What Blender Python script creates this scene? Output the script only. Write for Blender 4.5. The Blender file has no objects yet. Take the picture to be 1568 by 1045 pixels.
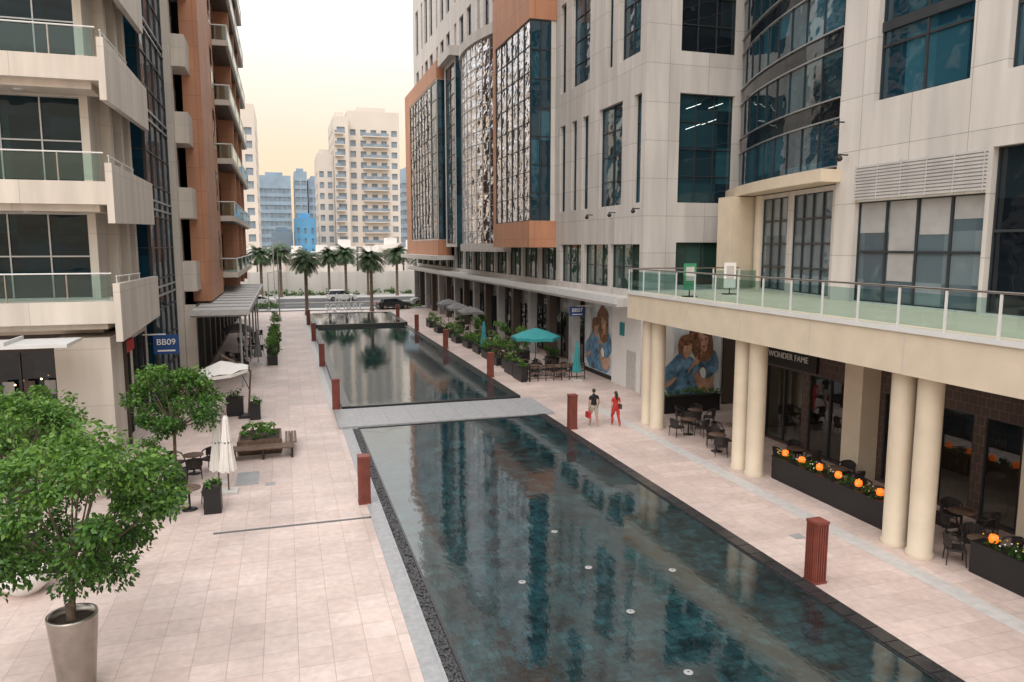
import bpy, math, random
from mathutils import Vector, Matrix
random.seed(7)
R=random.random
def U(a,b): return a+(b-a)*R()
sc=bpy.context.scene
# ------------------------------------------------------------ materials
def nodes(m):
    m.use_nodes=True; nt=m.node_tree; return nt, nt.nodes, nt.links
def pr(m): return m.node_tree.nodes['Principled BSDF']
def mat(name,col,rough=.6,metal=0,ior=1.45,var=.12,vs=1.5,bump=0,bs=20,emit=None,es=0):
    m=bpy.data.materials.new(name); nt,N,L=nodes(m); p=pr(m)
    p.inputs['Roughness'].default_value=rough; p.inputs['Metallic'].default_value=metal
    p.inputs['IOR'].default_value=ior
    tc=N.new('ShaderNodeTexCoord')
    no=N.new('ShaderNodeTexNoise'); no.inputs['Scale'].default_value=vs; no.inputs['Detail'].default_value=5
    L.new(tc.outputs['Object'],no.inputs['Vector'])
    mx=N.new('ShaderNodeMix'); mx.data_type='RGBA'
    mx.inputs['A'].default_value=tuple(c*(1-var) for c in col)+(1,)
    mx.inputs['B'].default_value=tuple(min(1,c*(1+var)) for c in col)+(1,)
    mr=N.new('ShaderNodeMapRange'); mr.inputs[1].default_value=.3; mr.inputs[2].default_value=.7
    L.new(no.outputs['Fac'],mr.inputs[0]); L.new(mr.outputs[0],mx.inputs['Factor'])
    L.new(mx.outputs['Result'],p.inputs['Base Color'])
    if bump:
        n2=N.new('ShaderNodeTexNoise'); n2.inputs['Scale'].default_value=bs; n2.inputs['Detail'].default_value=3
        L.new(tc.outputs['Object'],n2.inputs['Vector'])
        b=N.new('ShaderNodeBump'); b.inputs['Strength'].default_value=bump; b.inputs['Distance'].default_value=.05
        L.new(n2.outputs['Fac'],b.inputs['Height']); L.new(b.outputs[0],p.inputs['Normal'])
    if emit:
        p.inputs['Emission Color'].default_value=emit+(1,); p.inputs['Emission Strength'].default_value=es
    return m
def leafmat(name,col):
    m=mat(name,col,.5,var=.35,vs=2); nt,N,L=nodes(m); p=pr(m)
    t=N.new('ShaderNodeBsdfTranslucent'); t.inputs[0].default_value=(col[0]*1.3,col[1]*1.2,col[2]*.8,1)
    x=N.new('ShaderNodeMixShader'); x.inputs[0].default_value=.3; L.new(p.outputs[0],x.inputs[1]); L.new(t.outputs[0],x.inputs[2]); L.new(x.outputs[0],N['Material Output'].inputs[0]); return m
def wallvec(N,L):
    tc=N.new('ShaderNodeTexCoord'); s=N.new('ShaderNodeSeparateXYZ'); L.new(tc.outputs['Object'],s.inputs[0])
    a=N.new('ShaderNodeMath'); a.operation='ADD'; L.new(s.outputs[0],a.inputs[0]); L.new(s.outputs[1],a.inputs[1])
    c=N.new('ShaderNodeCombineXYZ'); L.new(a.outputs[0],c.inputs[0]); L.new(s.outputs[2],c.inputs[1])
    return tc,c
def panel(name,col,w=2.4,h=2.03,joint=.55,rough=.55,var=.07,off=0.0):
    m=bpy.data.materials.new(name); nt,N,L=nodes(m); p=pr(m); p.inputs['Roughness'].default_value=rough
    tc,c=wallvec(N,L)
    b=N.new('ShaderNodeTexBrick'); b.offset=off; b.inputs['Scale'].default_value=1
    b.inputs['Brick Width'].default_value=w; b.inputs['Row Height'].default_value=h
    b.inputs['Mortar Size'].default_value=.014; b.inputs['Mortar Smooth'].default_value=.1
    b.inputs['Color1'].default_value=tuple(x*(1-var) for x in col)+(1,)
    b.inputs['Color2'].default_value=tuple(x*(1+var*.4) for x in col)+(1,)
    b.inputs['Mortar'].default_value=tuple(x*joint for x in col)+(1,)
    L.new(c.outputs[0],b.inputs['Vector'])
    mp=N.new('ShaderNodeMapping'); mp.inputs['Scale'].default_value=(1.6,1.6,.18); L.new(tc.outputs['Object'],mp.inputs[0])
    no=N.new('ShaderNodeTexNoise'); no.inputs['Scale'].default_value=1; no.inputs['Detail'].default_value=6; L.new(mp.outputs[0],no.inputs['Vector'])
    mr=N.new('ShaderNodeMapRange'); mr.inputs[1].default_value=.35; mr.inputs[2].default_value=.65; mr.inputs[3].default_value=.86; mr.inputs[4].default_value=1.06
    L.new(no.outputs['Fac'],mr.inputs[0])
    mx=N.new('ShaderNodeMix'); mx.data_type='RGBA'; mx.blend_type='MULTIPLY'; mx.inputs['Factor'].default_value=1
    L.new(b.outputs['Color'],mx.inputs['A']); L.new(mr.outputs[0],mx.inputs['B']); L.new(mx.outputs['Result'],p.inputs['Base Color'])
    bu=N.new('ShaderNodeBump'); bu.inputs['Strength'].default_value=.4; bu.inputs['Distance'].default_value=.01; bu.invert=True
    L.new(b.outputs['Fac'],bu.inputs['Height']); L.new(bu.outputs[0],p.inputs['Normal'])
    return m
def glass(name,c1,c2,ior=1.9,metal=0,rough=.03,wob=.06,ws=.5,pw=1.3,ph=2.0,tilt=.02,pwr=2.2):
    m=bpy.data.materials.new(name); nt,N,L=nodes(m); p=pr(m)
    p.inputs['Roughness'].default_value=rough; p.inputs['IOR'].default_value=ior; p.inputs['Metallic'].default_value=metal
    tc,c=wallvec(N,L)
    dv=N.new('ShaderNodeVectorMath'); dv.operation='DIVIDE'; dv.inputs[1].default_value=(pw,ph,1); L.new(c.outputs[0],dv.inputs[0])
    fl=N.new('ShaderNodeVectorMath'); fl.operation='FLOOR'; L.new(dv.outputs[0],fl.inputs[0])
    wn=N.new('ShaderNodeTexWhiteNoise'); wn.noise_dimensions='3D'; L.new(fl.outputs[0],wn.inputs['Vector'])
    mx=N.new('ShaderNodeMix'); mx.data_type='RGBA'; mx.inputs['A'].default_value=c1+(1,); mx.inputs['B'].default_value=c2+(1,)
    pw_=N.new('ShaderNodeMath'); pw_.operation='POWER'; pw_.inputs[1].default_value=pwr; L.new(wn.outputs['Value'],pw_.inputs[0])
    L.new(pw_.outputs[0],mx.inputs['Factor']); L.new(mx.outputs['Result'],p.inputs['Base Color'])
    mp=N.new('ShaderNodeMapping'); mp.inputs['Scale'].default_value=(1,1,1.6); L.new(tc.outputs['Object'],mp.inputs[0])
    no=N.new('ShaderNodeTexNoise'); no.inputs['Scale'].default_value=ws; no.inputs['Detail'].default_value=2; L.new(mp.outputs[0],no.inputs['Vector'])
    b=N.new('ShaderNodeBump'); b.inputs['Strength'].default_value=1; b.inputs['Distance'].default_value=wob; L.new(no.outputs['Fac'],b.inputs['Height'])
    g=N.new('ShaderNodeVectorMath'); g.operation='SUBTRACT'; g.inputs[1].default_value=(.5,.5,.5); L.new(wn.outputs['Color'],g.inputs[0])
    s=N.new('ShaderNodeVectorMath'); s.operation='SCALE'; s.inputs['Scale'].default_value=tilt; L.new(g.outputs[0],s.inputs[0])
    ad=N.new('ShaderNodeVectorMath'); ad.operation='ADD'; L.new(b.outputs[0],ad.inputs[0]); L.new(s.outputs[0],ad.inputs[1])
    nm=N.new('ShaderNodeVectorMath'); nm.operation='NORMALIZE'; L.new(ad.outputs[0],nm.inputs[0]); L.new(nm.outputs[0],p.inputs['Normal'])
    return m
def clear(name,tint,refl=.12,rough=.02):
    m=bpy.data.materials.new(name); nt,N,L=nodes(m); N.remove(pr(m)); o=N['Material Output']
    t=N.new('ShaderNodeBsdfTransparent'); t.inputs[0].default_value=tint+(1,)
    g=N.new('ShaderNodeBsdfGlossy'); g.inputs['Roughness'].default_value=rough; g.inputs[0].default_value=(.9,.95,.95,1)
    f=N.new('ShaderNodeLayerWeight'); f.inputs[0].default_value=.5
    pw=N.new('ShaderNodeMath'); pw.operation='POWER'; pw.inputs[1].default_value=4; L.new(f.outputs['Facing'],pw.inputs[0])
    a=N.new('ShaderNodeMath'); a.operation='MULTIPLY_ADD'; a.inputs[1].default_value=.7; a.inputs[2].default_value=refl; a.use_clamp=True; L.new(pw.outputs[0],a.inputs[0])
    x=N.new('ShaderNodeMixShader'); L.new(a.outputs[0],x.inputs[0]); L.new(t.outputs[0],x.inputs[1]); L.new(g.outputs[0],x.inputs[2]); L.new(x.outputs[0],o.inputs[0])
    return m
def paving(name,c1,c2,mo,w=.7,h=.7,off=.5,rough=.42):
    m=bpy.data.materials.new(name); nt,N,L=nodes(m); p=pr(m)
    tc=N.new('ShaderNodeTexCoord'); b=N.new('ShaderNodeTexBrick'); b.offset=off; b.inputs['Scale'].default_value=1
    b.inputs['Brick Width'].default_value=w; b.inputs['Row Height'].default_value=h; b.inputs['Mortar Size'].default_value=.009; b.inputs['Mortar Smooth'].default_value=.3
    b.inputs['Color1'].default_value=c1+(1,); b.inputs['Color2'].default_value=c2+(1,); b.inputs['Mortar'].default_value=mo+(1,)
    L.new(tc.outputs['Object'],b.inputs['Vector'])
    dv=N.new('ShaderNodeVectorMath'); dv.operation='DIVIDE'; dv.inputs[1].default_value=(w*3,h*2,1); L.new(tc.outputs['Object'],dv.inputs[0])
    fl=N.new('ShaderNodeVectorMath'); fl.operation='FLOOR'; L.new(dv.outputs[0],fl.inputs[0])
    wn=N.new('ShaderNodeTexWhiteNoise'); L.new(fl.outputs[0],wn.inputs['Vector'])
    no=N.new('ShaderNodeTexNoise'); no.inputs['Scale'].default_value=.35; no.inputs['Detail'].default_value=8; no.inputs['Roughness'].default_value=.65; L.new(tc.outputs['Object'],no.inputs['Vector'])
    n2=N.new('ShaderNodeTexNoise'); n2.inputs['Scale'].default_value=5; n2.inputs['Detail'].default_value=6; L.new(tc.outputs['Object'],n2.inputs['Vector'])
    m1=N.new('ShaderNodeMapRange'); m1.inputs[1].default_value=.3; m1.inputs[2].default_value=.7; m1.inputs[3].default_value=.78; m1.inputs[4].default_value=1.14; L.new(no.outputs['Fac'],m1.inputs[0])
    m2=N.new('ShaderNodeMapRange'); m2.inputs[1].default_value=.3; m2.inputs[2].default_value=.7; m2.inputs[3].default_value=.90; m2.inputs[4].default_value=1.08; L.new(n2.outputs['Fac'],m2.inputs[0])
    m3=N.new('ShaderNodeMapRange'); m3.inputs[3].default_value=.94; m3.inputs[4].default_value=1.07; L.new(wn.outputs['Value'],m3.inputs[0])
    k=N.new('ShaderNodeMath'); k.operation='MULTIPLY'; L.new(m1.outputs[0],k.inputs[0]); L.new(m2.outputs[0],k.inputs[1])
    k2=N.new('ShaderNodeMath'); k2.operation='MULTIPLY'; L.new(k.outputs[0],k2.inputs[0]); L.new(m3.outputs[0],k2.inputs[1])
    mx=N.new('ShaderNodeMix'); mx.data_type='RGBA'; mx.blend_type='MULTIPLY'; mx.inputs['Factor'].default_value=1
    L.new(b.outputs['Color'],mx.inputs['A']); L.new(k2.outputs[0],mx.inputs['B']); L.new(mx.outputs['Result'],p.inputs['Base Color'])
    mr=N.new('ShaderNodeMapRange'); mr.inputs[3].default_value=rough-.1; mr.inputs[4].default_value=rough+.22; L.new(no.outputs['Fac'],mr.inputs[0]); L.new(mr.outputs[0],p.inputs['Roughness'])
    bu=N.new('ShaderNodeBump'); bu.inputs['Strength'].default_value=.5; bu.inputs['Distance'].default_value=.006; bu.invert=True; L.new(b.outputs['Fac'],bu.inputs['Height']); L.new(bu.outputs[0],p.inputs['Normal'])
    return m
def water(name):
    m=bpy.data.materials.new(name); nt,N,L=nodes(m); p=pr(m)
    p.inputs['Roughness'].default_value=.02; p.inputs['IOR'].default_value=2.05
    tc=N.new('ShaderNodeTexCoord')
    b=N.new('ShaderNodeTexBrick'); b.offset=.5; b.inputs['Scale'].default_value=1; b.inputs['Brick Width'].default_value=.3; b.inputs['Row Height'].default_value=.3; b.inputs['Mortar Size'].default_value=.012
    b.inputs['Color1'].default_value=(.006,.020,.024,1); b.inputs['Color2'].default_value=(.010,.034,.039,1); b.inputs['Mortar'].default_value=(.004,.012,.014,1)
    L.new(tc.outputs['Object'],b.inputs['Vector'])
    no=N.new('ShaderNodeTexNoise'); no.inputs['Scale'].default_value=.9; no.inputs['Detail'].default_value=12; no.inputs['Roughness'].default_value=.85; L.new(tc.outputs['Object'],no.inputs['Vector'])
    m1=N.new('ShaderNodeMapRange'); m1.inputs[1].default_value=.4; m1.inputs[2].default_value=.66; m1.inputs[3].default_value=.35; m1.inputs[4].default_value=2.8; L.new(no.outputs['Fac'],m1.inputs[0])
    mx=N.new('ShaderNodeMix'); mx.data_type='RGBA'; mx.blend_type='MULTIPLY'; mx.inputs['Factor'].default_value=1
    L.new(b.outputs['Color'],mx.inputs['A']); L.new(m1.outputs[0],mx.inputs['B']); L.new(mx.outputs['Result'],p.inputs['Base Color'])
    mp=N.new('ShaderNodeMapping'); mp.inputs['Scale'].default_value=(1,.6,1); L.new(tc.outputs['Object'],mp.inputs[0])
    n2=N.new('ShaderNodeTexNoise'); n2.inputs['Scale'].default_value=2.6; n2.inputs['Detail'].default_value=6; n2.inputs['Roughness'].default_value=.55; L.new(mp.outputs[0],n2.inputs['Vector'])
    bu=N.new('ShaderNodeBump'); bu.inputs['Strength'].default_value=1; bu.inputs['Distance'].default_value=.0042; L.new(n2.outputs['Fac'],bu.inputs['Height']); L.new(bu.outputs[0],p.inputs['Normal'])
    return m
M=dict(
 beige=panel('precast_panel_beige',(.56,.53,.50)),
 beige2=panel('rendered_panel_cream',(.58,.525,.46),w=3.2,h=2.25,joint=.75),
 cream=mat('cream_stone',(.61,.52,.40),.6,var=.06,bump=.1),
 orange=panel('terracotta_panel',(.46,.215,.12),w=1.9,h=1.5,joint=.6),
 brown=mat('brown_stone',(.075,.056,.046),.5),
 gl=glass('tinted_window_glass',(.005,.018,.028),(.018,.07,.09),ior=1.65),
 glb=glass('blue_window_glass',(.007,.030,.048),(.03,.105,.145),ior=1.75,wob=.09),
 gld=glass('dark_window_glass',(.005,.008,.012),(.016,.025,.03),ior=1.45),
 glt=glass('teal_balcony_glass',(.004,.016,.022),(.010,.04,.05),ior=1.35,pw=1.4,ph=4.5),
 gln=glass('navy_bay_glass',(.006,.028,.05),(.012,.07,.11),ior=1.25,rough=.08,pw=2,ph=1.6),
 glg=glass('green_window_glass',(.018,.045,.036),(.05,.10,.085),ior=1.8,pw=1.1,ph=3),
 glm=glass('mirror_curtain_glass',(.46,.47,.52),(.64,.63,.66),metal=1,rough=.04,wob=.26,ws=.8,pw=1.2,ph=1.12,tilt=.08),
 glo=glass('grey_office_glass',(.07,.10,.12),(.20,.25,.27),ior=1.7,pw=1.2,ph=1.8),
 rail=clear('railing_glass',(.72,.84,.83),.04), shop=clear('shopfront_glass',(.62,.66,.66),.08),
 frame=mat('dark_window_frame',(.03,.035,.04),.4), wframe=mat('white_metal',(.62,.62,.61),.4,var=.04), mframe=mat('silver_frame',(.38,.39,.40),.35,metal=.6),
 steel=mat('brushed_steel',(.36,.33,.30),.3,metal=1,var=.12,vs=4), grey=mat('grey_metal',(.33,.33,.33),.45),
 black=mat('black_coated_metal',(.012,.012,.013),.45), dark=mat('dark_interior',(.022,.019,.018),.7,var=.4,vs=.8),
 coping=mat('black_granite',(.030,.030,.032),.25,var=.3,vs=9), stone=mat('grey_granite',(.31,.31,.315),.45,var=.14,vs=6),
 lstone=mat('light_stone',(.50,.48,.46),.5,var=.1,vs=4),
 pebble=mat('dark_pebble',(.05,.05,.052),.35,var=.6,vs=9), white=mat('white_paint',(.78,.77,.75),.5,var=.03),
 rust=mat('corten_red_metal',(.18,.048,.034),.5,var=.2,vs=3), wood=mat('weathered_wood',(.12,.075,.052),.6,var=.3,vs=6),
 rattan=mat('dark_rattan',(.028,.022,.02),.6,var=.4,vs=20), bark=mat('bark',(.12,.085,.06),.9,var=.4,vs=8,bump=.6,bs=15),
 soil=mat('soil',(.04,.028,.02),.95), asphalt=mat('asphalt',(.06,.06,.062),.8,var=.15,vs=.8,bump=.3,bs=40),
 sand=mat('sandy_ground',(.42,.34,.26),.9,var=.15,vs=.05), kerb=mat('kerb_concrete',(.42,.40,.37),.8),
 teal=mat('teal_canvas',(.03,.24,.25),.8,var=.1), canvas=mat('white_canvas',(.70,.67,.63),.8,var=.05), gcanvas=mat('grey_canvas',(.16,.16,.16),.8),
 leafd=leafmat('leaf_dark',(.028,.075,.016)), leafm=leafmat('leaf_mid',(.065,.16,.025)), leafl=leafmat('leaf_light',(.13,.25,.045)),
 palml=mat('palm_frond',(.05,.09,.035),.6,var=.35,vs=1), palmt=mat('palm_trunk',(.16,.12,.09),.9,var=.35,vs=6,bump=.8,bs=8),
 skin=mat('skin',(.38,.22,.15),.5,var=.05), skinw=mat('skin_light',(.46,.28,.20),.5,var=.05), hair=mat('dark_hair',(.018,.012,.010),.45), tee=mat('black_cotton',(.012,.012,.014),.85),
 shorts=mat('khaki_cotton',(.36,.31,.25),.85), red=mat('red_fabric',(.42,.03,.03),.75), shoe=mat('white_shoe',(.6,.6,.6),.5), eye=mat('eye',(.02,.015,.01),.2),
 blue=mat('blue_sign_paint',(.015,.06,.20),.4), denim=mat('poster_denim',(.13,.25,.38),.5,var=.7,vs=2.2), pskin=mat('poster_skin',(.50,.30,.21),.5,var=.35,vs=2.5),
 phair=mat('poster_hair',(.20,.10,.055),.5,var=.7,vs=5), pbg=mat('poster_background',(.60,.64,.67),.4,var=.25,vs=1),
 lampo=mat('orange_lantern',(.7,.16,.02),.4,emit=(1,.17,.015),es=1.3), lampw=mat('warm_bulb',(1,.8,.5),.4,emit=(1,.62,.3),es=10),
 tube=mat('office_light_tube',(1,1,1),.4,emit=(.85,1,.95),es=1.2),
 lattice=panel('brown_lattice_cladding',(.075,.048,.04),w=.3,h=.3,joint=1.9,off=.5),
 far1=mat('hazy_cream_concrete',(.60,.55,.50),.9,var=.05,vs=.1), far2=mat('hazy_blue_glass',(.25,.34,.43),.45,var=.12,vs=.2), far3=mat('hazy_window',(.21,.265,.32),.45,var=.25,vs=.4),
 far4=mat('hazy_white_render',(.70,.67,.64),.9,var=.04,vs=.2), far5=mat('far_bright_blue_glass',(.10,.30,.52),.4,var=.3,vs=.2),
 pave=paving('pink_stone_paving',(.585,.475,.43),(.535,.42,.375),(.42,.33,.285),off=0.0),
 pave2=paving('pink_stone_paving_random',(.59,.475,.43),(.525,.41,.365),(.44,.345,.30),w=1.1,h=.55,off=.37),
 water=water('pool_water'), louvre=mat('louvre_metal',(.44,.435,.43),.4), flower=mat('yellow_flower',(.7,.45,.05),.6), green=mat('green_board',(.05,.25,.13),.5),
)
# ------------------------------------------------------------ mesh builder
class B:
    def __init__(s,name): s.name=name; s.P={}; s.M=Matrix.Identity(4); s.kids=[]
    def g(s,p): return s.P.setdefault(p,dict(v=[],f=[],m=[],sm=[],mats=[]))
    def add(s,p,m,vs,fs,smooth=False):
        q=s.g(p)
        if m not in q['mats']: q['mats'].append(m)
        mi=q['mats'].index(m); o=len(q['v'])
        q['v'].extend([s.M@Vector(v) for v in vs])
        for f in fs: q['f'].append([i+o for i in f]); q['m'].append(mi); q['sm'].append(smooth)
    def hexa(s,p,m,c):
        s.add(p,m,c,[(0,3,2,1),(4,5,6,7),(0,1,5,4),(1,2,6,5),(2,3,7,6),(3,0,4,7)])
    def box(s,p,m,x0,x1,y0,y1,z0,z1):
        s.hexa(p,m,[(x0,y0,z0),(x1,y0,z0),(x1,y1,z0),(x0,y1,z0),(x0,y0,z1),(x1,y0,z1),(x1,y1,z1),(x0,y1,z1)])
    def tube(s,p,m,a,b,r0,r1=None,n=10,caps=True,smooth=True):
        if r1 is None: r1=r0
        a=Vector(a); b=Vector(b); d=(b-a).normalized(); t=Vector((0,0,1)) if abs(d.z)<.9 else Vector((1,0,0))
        x=d.cross(t).normalized(); y=d.cross(x)
        vs=[a+(x*math.cos(i*2*math.pi/n)+y*math.sin(i*2*math.pi/n))*r0 for i in range(n)]+[b+(x*math.cos(i*2*math.pi/n)+y*math.sin(i*2*math.pi/n))*r1 for i in range(n)]
        s.add(p,m,vs,[(i,(i+1)%n,n+(i+1)%n,n+i) for i in range(n)],smooth)
        if caps: s.add(p,m,vs,[tuple(range(n))[::-1],tuple(range(n,2*n))])
    def lathe(s,p,m,x,y,prof,n=20,smooth=True):
        vs=[]; 
        for r,z in prof: vs+= [(x+r*math.cos(i*2*math.pi/n),y+r*math.sin(i*2*math.pi/n),z) for i in range(n)]
        fs=[(k*n+i,k*n+(i+1)%n,(k+1)*n+(i+1)%n,(k+1)*n+i) for k in range(len(prof)-1) for i in range(n)]
        s.add(p,m,vs,fs,smooth)
    def ell(s,p,m,c,r,nu=12,nv=8):
        vs=[];fs=[]
        for j in range(nv+1):
            a=math.pi*j/nv-math.pi/2
            for i in range(nu): t=2*math.pi*i/nu; vs.append((c[0]+r[0]*math.cos(a)*math.cos(t),c[1]+r[1]*math.cos(a)*math.sin(t),c[2]+r[2]*math.sin(a)))
        for j in range(nv):
            for i in range(nu): fs.append((j*nu+i,j*nu+(i+1)%nu,(j+1)*nu+(i+1)%nu,(j+1)*nu+i))
        s.add(p,m,vs,fs,True)
    def fb(s,p,m,F,s0,s1,z0,z1,d0,d1):
        P0,d,n=F; q=lambda a,b,c: P0+d*a+n*c+Vector((0,0,b))
        s.hexa(p,m,[q(s0,z0,d0),q(s1,z0,d0),q(s1,z0,d1),q(s0,z0,d1),q(s0,z1,d0),q(s1,z1,d0),q(s1,z1,d1),q(s0,z1,d1)])
    def wall(s,F,L,z0,z1,ops,wm,gm=None,fm=None,depth=.25,part='walls',fw=.05,s0=0):
        P0,d,n=F; q=lambda a,b,c=0: P0+d*a+n*c+Vector((0,0,b))
        gm=gm or M['gl']; fm=fm or M['frame']
        ss=sorted(set([s0,L]+[x for o in ops for x in o[:2]])); zz=sorted(set([z0,z1]+[x for o in ops for x in o[2:4]]))
        for i in range(len(ss)-1):
            run=None
            for j in range(len(zz)-1):
                cs=(ss[i]+ss[i+1])/2; cz=(zz[j]+zz[j+1])/2
                inside=any(o[0]<cs<o[1] and o[2]<cz<o[3] for o in ops)
                if not inside:
                    if run is None: run=zz[j]
                if (inside or j==len(zz)-2) and run is not None:
                    e=zz[j] if inside else zz[j+1]
                    s.add(part,wm,[q(ss[i],run),q(ss[i+1],run),q(ss[i+1],e),q(ss[i],e)],[(0,1,2,3)]); run=None
        for o in ops:
            a,b,c,e=o[:4]; nx=o[4] if len(o)>4 else 1; nz=o[5] if len(o)>5 else 1; gg=o[6] if len(o)>6 else gm
            for v in ([q(a,c),q(b,c),q(b,c,-depth),q(a,c,-depth)],[q(a,e),q(b,e),q(b,e,-depth),q(a,e,-depth)],[q(a,c),q(a,e),q(a,e,-depth),q(a,c,-depth)],[q(b,c),q(b,e),q(b,e,-depth),q(b,c,-depth)]):
                s.add(part,wm,v,[(0,1,2,3)])
            s.add('windows',gg,[q(a,c,-depth),q(b,c,-depth),q(b,e,-depth),q(a,e,-depth)],[(0,1,2,3)])
            if fw>0:
                for k in range(nx+1):
                    x=a+(b-a)*k/nx; s.fb('window_frames',fm,F,x-fw/2,x+fw/2,c,e,-depth-.02,-depth+.07)
                for k in range(nz+1):
                    x=c+(e-c)*k/nz; s.fb('window_frames',fm,F,a,b,x-fw/2,x+fw/2,-depth-.02,-depth+.062)
    def done(s):
        obs=[]
        for k,q in s.P.items():
            me=bpy.data.meshes.new(s.name+'_'+k); me.from_pydata([tuple(v) for v in q['v']],[],q['f'])
            for m in q['mats']: me.materials.append(m)
            me.polygons.foreach_set('material_index',q['m']); me.polygons.foreach_set('use_smooth',q['sm']); me.update()
            obs.append((k,me))
        if len(obs)==1 and not s.kids:
            o=bpy.data.objects.new(s.name,obs[0][1]); sc.collection.objects.link(o); return o
        e=bpy.data.objects.new(s.name,None); sc.collection.objects.link(e)
        for k,me in obs:
            o=bpy.data.objects.new(k,me); sc.collection.objects.link(o); o.parent=e
        for o in s.kids: o.parent=e
        return e
    def text(s,txt,size,ext,m,loc,rot,name='lettering'):
        cu=bpy.data.curves.new('t','FONT'); cu.body=txt; cu.size=size; cu.extrude=ext; cu.align_x='CENTER'; cu.align_y='CENTER'
        t=bpy.data.objects.new('t',cu); sc.collection.objects.link(t)
        bpy.context.view_layer.update()
        me=bpy.data.meshes.new_from_object(t.evaluated_get(bpy.context.evaluated_depsgraph_get()))
        bpy.data.objects.remove(t); me.materials.clear(); me.materials.append(m)
        o=bpy.data.objects.new(name,me); sc.collection.objects.link(o); o.location=loc; o.rotation_euler=rot; s.kids.append(o)
def inst(o,loc,rz=0,sc_=1):
    c=bpy.data.objects.new(o.name.split('.')[0],o.data); sc.collection.objects.link(c); c.location=loc; c.rotation_euler=(0,0,rz); c.scale=(sc_,)*3; return c
V=Vector
def FX(x,y,sgn,nx): return (V((x,y,0)),V((0,sgn,0)),V((nx,0,0)))
def FY(x,y): return (V((x,y,0)),V((1,0,0)),V((0,-1,0)))
# ------------------------------------------------------------ ground
g=B('ground'); g.add('g',M['sand'],[(-1500,-300,-.03),(1500,-300,-.03),(1500,2500,-.03),(-1500,2500,-.03)],[(0,1,2,3)]); g.done()
g=B('plaza_pavement'); g.add('a',M['pave'],[(-40,-20,0),(2.35,-20,0),(2.35,101,0),(-40,101,0)],[(0,1,2,3)])
g.add('a',M['pave2'],[(12.45,-20,0),(48,-20,0),(48,101,0),(12.45,101,0)],[(0,1,2,3)])
g.add('a',M['pave'],[(2.35,91.5,0),(12.45,91.5,0),(12.45,101,0),(2.35,101,0)],[(0,1,2,3)])
g.add('a',M['stone'],[(2.35,-20,-.004),(12.45,-20,-.004),(12.45,91.5,-.004),(2.35,91.5,-.004)],[(0,1,2,3)])
g.add('a',M['lstone'],[(15.3,-20,.004),(15.85,-20,.004),(15.85,36,.004),(15.3,36,.004)],[(0,1,2,3)])
g.add('a',M['lstone'],[(2.0,38.8,.004),(2.35,38.8,.004),(2.35,90,.004),(2.0,90,.004)],[(0,1,2,3)])
g.done()
g=B('drain_channel'); g.add('a',M['black'],[(-2.3,22.72,.006),(2.35,22.72,.006),(2.35,22.86,.006),(-2.3,22.86,.006)],[(0,1,2,3)])
for i in range(92): g.box('a',M['grey'],-2.3+i*.05,-2.3+i*.05+.018,22.73,22.85,.008,.014)
g.done()
for (x,y,w,l) in ((-1.55,28.1,.8,1.6),(-.75,27.2,.35,.35),(14.2,17.5,.35,.35)):
    g=B('floor_grate'); g.box('a',M['stone'],x-w/2,x+w/2,y-l/2,y+l/2,.002,.012)
    n=int(l/.1)
    for i in range(n): g.box('a',M['grey'],x-w/2+.04,x+w/2-.04,y-l/2+.03+i*.1,y-l/2+.07+i*.1,.013,.018)
    g.done()
# pools
g=B('water'); g.add('a',M['water'],[(3.15,-5,.03),(11.95,-5,.03),(11.95,34.4,.03),(3.15,34.4,.03)],[(0,1,2,3)])
g.add('a',M['water'],[(3.1,38.95,.16),(11.9,38.95,.16),(11.9,78,.16),(3.1,78,.16)],[(0,1,2,3)])
g.add('a',M['water'],[(3.1,78.4,.45),(11.9,78.4,.45),(11.9,91,.45),(3.1,91,.45)],[(0,1,2,3)]); g.done()
g=B('pool_edge'); 
g.box('a',M['coping'],11.95,12.45,-5,34.5,-.02,.05)
for i in range(66): g.box('a',M['coping'],12.0,12.4,-4.9+i*.6,-4.9+i*.6+.57,.052,.075)
g.box('a',M['stone'],2.35,2.72,-5,34.5,-.02,.02); g.box('a',M['stone'],2.72,2.79,-5,34.5,-.02,.035)
g.box('a',M['coping'],2.79,3.10,-5,34.5,-.03,-.001); g.box('a',M['coping'],3.10,3.16,-5,34.5,-.02,.034)
g.box('a',M['coping'],3.05,11.95,34.4,34.52,-.02,.06)
for x0,x1 in ((2.65,3.1),(11.9,12.42)):
    g.box('a',M['coping'],x0,x1,38.75,78.2,-.02,.19); g.box('a',M['coping'],x0,x1,78.2,91.4,-.02,.48)
g.box('a',M['coping'],3.1,11.9,38.7,38.95,-.02,.18); g.box('a',M['coping'],3.1,11.9,78,78.4,-.02,.46); g.box('a',M['coping'],3.1,11.9,91,91.4,-.02,.49)
g.done()
g=B('footbridge_slab'); g.box('a',M['stone'],2.2,12.9,34.6,38.6,-.01,.09)
for i in range(9): g.box('a',M['stone'],2.25+i*1.19,2.25+i*1.19+1.175,34.65,38.55,.091,.1)
g.done()
g=B('pebble_strip')
for i in range(2600):
    x=U(2.82,3.08); y=U(8,34.4); r=U(.025,.05); z=U(.0,.03)
    g.add('a',M['pebble'],[(x+r,y,z),(x,y+r*1.2,z),(x-r,y,z),(x,y-r,z),(x+U(-.01,.01),y,z+r*.7)],[(0,1,4),(1,2,4),(2,3,4),(3,0,4)],True)
g.done()
g=B('pool_floor_light')
for (x,y) in [(7.45,12.2),(7.45,14.8),(7.45,17.3),(7.45,19.9),(5.5,17),(9.5,16.5)]:
    g.lathe('a',M['grey'],x,y,[(.10,.03),(.10,.036),(.08,.04),(.02,.042)],14)
g.done()
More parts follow.
